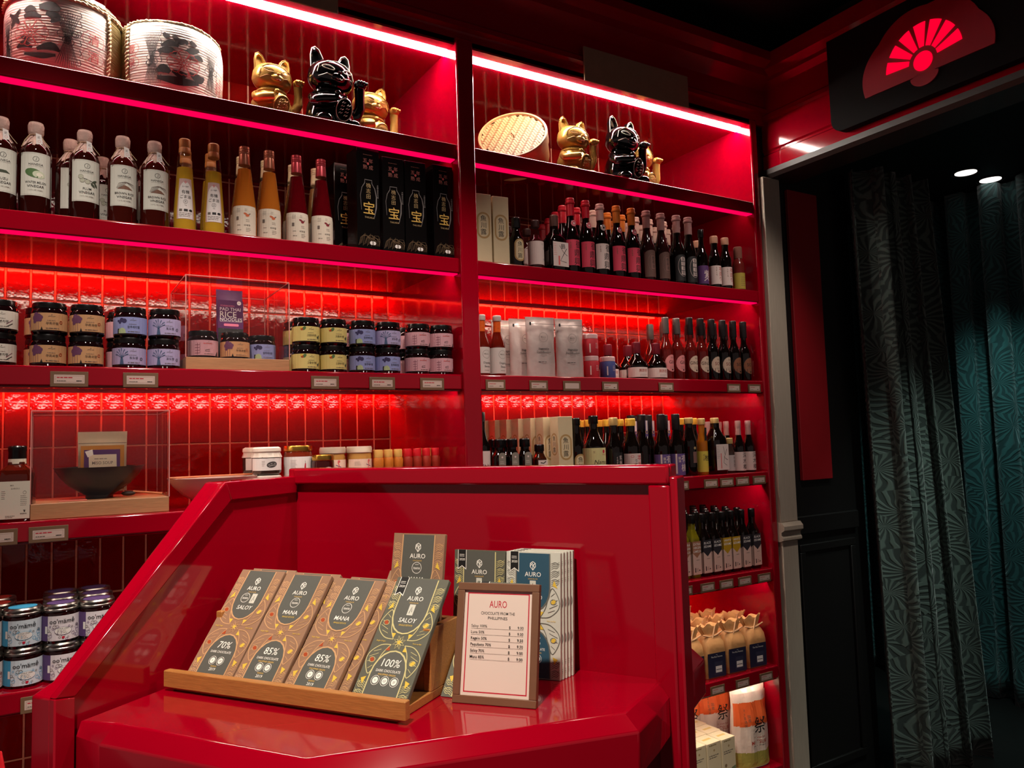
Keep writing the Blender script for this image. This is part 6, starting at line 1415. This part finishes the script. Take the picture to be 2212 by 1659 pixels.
# fifth shelf: square oil bottles
def sqoil(lab, txt, glass):
    E = [('r', -.0205, .0205, .012, .128, pm('blush_label', (222, 186, 172), .7)), ('p', [(-.0205, .128), (.0205, .128), (.0205, .088), (0, .070), (-.0205, .088)], lab)]
    for i, w_ in enumerate(txt.split()): E.append(('t', w_, .001, .118 - .0125 * i, .0115, WHITEINK, .038, .2))
    E += [('r', -.012, -.008, .02, .036, INK), ('c', .010, .026, .0024, INK), ('g', -.004, .014, .062, 1, .004, .0014, GREYINK), ('g', -.004, .006, .032, 3, .004, .001, GREYINK)]
    E2 = [('r', -.0205, .0205, .012, .128, pm('blush_label', (222, 186, 172))), ('p', [(-.0205, .128), (.0205, .128), (.0205, .088), (0, .070), (-.0205, .088)], lab), ('c', 0, .03, .004, INK, .007)]
    def f():
        t = gb('sesame_oil_square_bottle', 0.021, 0.130, 0.172, 0.0098, 0.222, glass, BLACKCAP, 0.190, None, sq=7, capr=0.0125)()
        printed('paper_label', E, flat(-.0212), t); printed('side_label', E2, lambda x, z, e: (-.0212 - e, -x, z), t); return t
    return f
KINDS['oil_camellia'] = sqoil(pm('tan_oil_label', (166, 112, 84), .7), 'EXTRA VIRGIN CAMELLIA', pm('olive_oil_glass', (140, 130, 24), .04, trans=.4)); KINDS['oil_black'] = sqoil(pm('charcoal_oil_label', (40, 36, 44), .7), 'BLACK SESAME', DARKGLASS); KINDS['oil_white'] = sqoil(pm('mustard_oil_label', (190, 148, 20), .7), 'WHITE SESAME', DARKGLASS)
for x, k, l in ((1.880, 'oil_camellia', 'square camellia oil bottle, left of the tan labelled ones'), (1.930, 'oil_camellia', 'square camellia oil bottle, middle of the tan labelled ones'), (1.981, 'oil_camellia', 'square camellia oil bottle beside the black labels'), (2.033, 'oil_black', 'square sesame bottle with black label next to the camellia oil'), (2.084, 'oil_black', 'square sesame bottle with black label next to the mustard ones'), (2.134, 'oil_white', 'square sesame bottle with mustard label, left of two'), (2.182, 'oil_white', 'square sesame bottle with mustard label, right of two'), (2.236, 'oil_black', 'square sesame bottle with black label right of the mustard ones'), (2.292, 'oil_black', 'square sesame bottle with black label nearest the corner')):
    row(k, x, 0.05, 5, 34, l)
for y in (0.115, 0.175, 0.235, 0.295):
    for x in (1.90, 1.955, 2.01, 2.065, 2.12, 2.175, 2.23, 2.285): row('oil_camellia' if x < 1.98 else 'oil_black', x, y, 5, 30, ('square oil bottle behind the tan labels' if x < 1.98 else 'square sesame bottle behind the black labels'), 'bottle', 'tan oil bottles behind' if x < 1.98 else 'black sesame bottles behind')

# sixth shelf: tied kraft bags
KRAFT = pm('kraft_paper', (214, 158, 98), 0.7, noise=.08, nscale=60, bump=.35, bscale=35)
NAVY = pm('navy_label', (30, 32, 62), .6)
def kraftbag():
    t = empty('kraft_bag'); rings = []
    for z, sx, sy, q in ((0, .040, .026, 8), (.003, .042, .028, 8), (.088, .044, .030, 6), (.108, .043, .026, 4), (.124, .036, .017, 2.6), (.132, .030, .011, 2.2), (.138, .032, .010, 2), (.152, .040, .011, 2), (.164, .043, .009, 2)):
        ring = []
        for j in range(28):
            a = 2 * PI * j / 28 + PI / 28; c, s = math.cos(a), math.sin(a); k = 1 / (abs(c) ** q + abs(s) ** q) ** (1 / q)
            wv_ = 1 + (0.10 * math.sin(5 * a + z * 40) + .08 * math.sin(9 * a)) * max(0, (z - .09) / .07)
            ring.append((sx * k * c * wv_, sy * k * s * wv_, z + (0.006 * math.sin(6 * a) if z > .145 else 0)))
        rings.append(ring)
    b = MB().loft(rings, KRAFT, True).obj('paper_bag', t, ang=40)
    MB().tube([(-.040, -.014, .136), (-.012, -.013, .128), (.012, -.013, .129), (.044, -.012, .140)], [.002, .003, .003, .002], pm('twine', (222, 176, 130), .7), 6).obj('twist_tie', t)
    MB().tube([(-.006, -.016, .116), (.0, -.016, .128), (.012, -.014, .160)], .0024, pm('twine', (222, 176, 130)), 6).obj('tie_end', t)
    E = [('r', -.037, .037, .004, .080, NAVY), ('t', 'The Rice Factory', 0, .068, .0068, WHITEINK, .05), ('p', [(-.01, .052), (.024, .052), (.024, .012), (-.01, .012)], pm('dim_navy_print', (48, 50, 76), .6)), ('r', -.006, .020, .018, .038, WHITEINK), ('r', -.004, .018, .026, .028, NAVY), ('t', '•••', 0, .074, .006, WHITEINK)]
    printed('navy_label', E, flat(-.0295), b, eps=.0006); return t
KINDS['kraftbag'] = kraftbag
for x, l in ((1.945, 'tied kraft bag with navy label, mostly hidden by the counter edge'), (2.050, 'tied kraft bag with navy label, left of the three in clear view'), (2.155, 'tied kraft bag with navy label, middle of the three in clear view'), (2.262, 'tied kraft bag with navy label, nearest the corner')):
    place('kraftbag', x, 0.055, ZS[6], -4, l, 'bag', scale=1.1)
for x, y in ((1.97, .135), (2.07, .135), (2.17, .135), (2.26, .14), (2.0, .215), (2.10, .215), (2.20, .215), (2.04, .295), (2.15, .295)):
    place('kraftbag', x, y, ZS[6], random.uniform(-25, 20), 'tied kraft bag behind the front ones', 'bag', 'kraft bags behind the front row', scale=1.1)

# bottom shelf: rice bags and cartons
RW = pm('rice_bag_film', (226, 206, 190), 0.35, noise=.05, bump=.3, bscale=22); RO = pm('orange_band', (222, 96, 44), .4); RG = pm('rice_green', (160, 152, 72), .45)
def ricebag():
    t = empty('rice_bag'); b = pillow(0.082, 0.30, 0.042, RW, 0.03, name='bag_body', par=t, wr=.004, n=14, nz=22)
    def bulge(x, z, e):
        u = x / .082; v = z / .30; d_ = .042 * max(0, 1 - abs(u) ** 2.6) ** .6 * min(1, (1 - v) / .45) ** .7 + (.004 * math.sin(9 * u + 5 * v) * math.sin(7 * v) * -1 if .05 < v < .9 else 0)
        return (x * (1 - .03 * math.sin(v * PI)), -max(d_, .0012) - .0042 - e, z)
    bulge.step = .011
    E = [('r', -.081, .081, .005, .263, RW), ('r', -.0808, .0808, .150, .232, RO), ('r', -.0808, .0808, .006, .058, RG), ('t', '祭', .016, .150, .062, INK), ('t', 'MATSURI', .008, .092, .019, pm('brick_ink', (176, 60, 40)), .09), ('t', 'Premium Rice', .012, .108, .009, pm('brick_ink', (176, 60, 40))), ('g', -.02, .04, .078, 1, .004, .002, GREYINK), ('v', '特別栽培米', -.045, .21, .012, BROWNINK), ('v', '国産', -.030, .19, .012, BROWNINK)]
    printed('printed_front', E, bulge, b, eps=.0008, zs=[.012 * k for k in range(1, 25)]); return t
KINDS['ricebag'] = ricebag
place('ricebag', 2.246, 0.075, ZS[7], -6, 'large white and orange rice bag at the front of the bottom shelf', 'bag'); place('ricebag', 2.235, 0.245, ZS[7], -6, 'white and orange rice bag just behind the front one', 'bag'); place('ricebag', 2.10, 0.27, ZS[7], -6, 'white and orange rice bag behind the stacked cartons', 'bag')
CARD = pm('ivory_carton', (222, 206, 170), .6, noise=.03)
def carton():
    t = empty('noodle_carton'); b = MB().cbox(-.034, .034, -.034, .034, 0, .148, .001, CARD).obj('carton', t)
    E = [('r', -.033, .033, .001, .147, CARD), ('g', -.024, .024, .138, 1, .004, .004, pm('olive_ink', (130, 110, 60), .7)), ('c', 0, .122, .004, pm('dull_gold', (176, 150, 104))), ('g', -.026, .026, .104, 2, .007, .003, GREYINK), ('l', [(-.02, .0), (-.015, .03), (-.018, .05)], [.016, .014, .005], pm('sepia_print', (140, 116, 84), .7)), ('c', -.018, .058, .006, pm('sepia_print', (140, 116, 84))), ('p', [(-.004, .008), (.032, .008), (.032, .05), (.012, .046), (0, .03)], pm('sage_print', (120, 130, 96), .7))]
    printed('printed_front', E, flat(-.034), b, eps=.0003)
    printed('printed_top', [('r', -.02, .02, -.006, .006, pm('pale_gold_print', (206, 176, 104), .7))], lambda x, z, e: (x, z, .148 + e), b, eps=.0003); return t
KINDS['carton'] = carton
for i in range(3):
    for j in range(4):
        lb = ('left', 'middle', 'right')[i] + ' ivory carton in the front row on the bottom shelf' if j == 0 else 'ivory carton behind the front row'
        place('carton', 1.930 + i * .071 + j * .004, .045 + j * .071, ZS[7], 3, lb, 'carton', None if j == 0 else 'ivory cartons behind the front row')
place('carton', 1.859, .047, ZS[7], 3, 'ivory carton cut off by the counter edge on the bottom shelf', 'carton')

# ------------------------------------------------------------------ price tags on the shelf lips
TAGB = pm('brown_tag_frame', (116, 86, 62), .6, noise=.08); TAGP = pm('pinkish_card', (206, 180, 168), .75)
def ptag(w2, blank=False):
    def f():
        t = empty('price_tag'); h2 = w2 * .46
        fr_ = MB(); b_ = w2 * .2
        fr_.box(-w2, w2, -.003, .0, -h2, h2, TAGB); fr_.obj('tag_frame', t, bevel=.0006)
        E = [('r', -w2 + b_, w2 - b_, -h2 + b_, h2 - b_, TAGP)]
        if not blank:
            a, b2 = w2 - b_ * 1.35, h2 - b_ * 1.35
            for r_ in ((-a, a, b2 - .0004, b2), (-a, a, -b2, -b2 + .0004), (-a, -a + .0004, -b2, b2), (a - .0004, a, -b2, b2)): E.append(('r',) + r_ + (BROWNINK,))
            E += [('g', -a * .9, a * .3, b2 * .35, 1, .003, h2 * .12, REDINK), ('g', -a * .9, -a * .2, -b2 * .7, 1, .003, h2 * .1, GREYINK), ('g', a * .5, a * .9, -b2 * .7, 1, .003, h2 * .12, INK)]
        printed('tag_card', E, flat(-.003), t, eps=.0003); return t
    return f
KINDS['tag'] = ptag(.0375); KINDS['tag_s'] = ptag(.034); KINDS['tag_blank'] = ptag(.034, True)
def tags(s, lst, k='tag', z=-.030):
    for x, l in lst: place(k, x, -.0008, ZS[s] + z, 0, l, 'price tag')
tags(3, ((0.046, 'brown price tag under the tan labelled jam jars'), (0.192, 'brown price tag under the lilac jam jars'), (0.635, 'brown price tag under the yellow jam jars'), (0.796, 'brown price tag under the blue jam jars'), (0.948, 'brown price tag under the pink jam jars')))
tags(4, ((0.010, 'brown price tag under the case with the black bowl'), (-0.085, 'brown price tag cut off by the left edge under the sauce bottle')))
tags(5, ((0.0, 'brown price tag under the chile crisp jars'),))
tags(3, ((1.158, 'price tag under the dipping sauce'), (1.313, 'price tag under the left white pouch'), (1.596, 'price tag under the red seasoning jars'), (1.842, 'price tag under the wax topped flasks'), (2.175, 'price tag under the cream labelled soy bottles'), (2.285, 'price tag under the bronze labelled soy bottles')), 'tag_s')
tags(3, ((1.440, 'blank price tag under the right white pouch'),), 'tag_blank')
tags(4, ((1.893, 'price tag at the counter edge under the purple labels'), (2.035, 'price tag under the orange citrus bottle'), (2.115, 'price tag under the square brush drawing bottle'), (2.196, 'price tag under the small smoky bottle'), (2.285, 'price tag under the bold character bottles')), 'tag_s')
tags(5, ((1.888, 'price tag at the counter edge under the camellia oil'), (1.995, 'price tag under the camellia oil beside the black labels'), (2.088, 'price tag under the black sesame bottles'), (2.182, 'price tag under the mustard sesame bottles'), (2.285, 'price tag under the last black sesame bottle')), 'tag_s')
tags(6, ((2.02, 'price tag under the left kraft bag in clear view'), (2.145, 'price tag under the middle kraft bag'), (2.268, 'price tag under the corner kraft bag')), 'tag_s')

# ------------------------------------------------------------------ tell look-alikes of one group apart by their place
ORD = ('first', 'second', 'third', 'fourth', 'fifth', 'sixth', 'seventh', 'eighth', 'ninth', 'tenth', 'eleventh', 'twelfth')
_g = {}
for o in C.objects:
    if o.parent is None and 'group' in o: _g.setdefault((o['group'], o['label']), []).append(o)
for (g, l), os_ in _g.items():
    if len(os_) < 2: continue
    zs_ = []; ys = []
    for o in os_:
        if not any(abs(o.location.z - z) < 0.02 for z in zs_): zs_.append(o.location.z)
        if not any(abs(o.location.y - y) < 0.03 for y in ys): ys.append(o.location.y)
    zs_.sort(); ys.sort(); rows = {}
    for o in os_:
        k = (min(range(len(zs_)), key=lambda i: abs(zs_[i] - o.location.z)), min(range(len(ys)), key=lambda i: abs(ys[i] - o.location.y)))
        rows.setdefault(k, []).append(o)
    for (zi, yi), r in rows.items():
        r.sort(key=lambda o: o.location.x)
        for n, o in enumerate(r):
            t = l
            if len(r) > 1: t += ', ' + ORD[n] + ' from left'
            if len(ys) > 1: t += ', ' + ORD[yi] + ' row back'
            if len(zs_) > 1: t = ('lower ', 'upper ', 'top ')[zi] + t
            o['label'] = ' '.join(t.split()[:16])
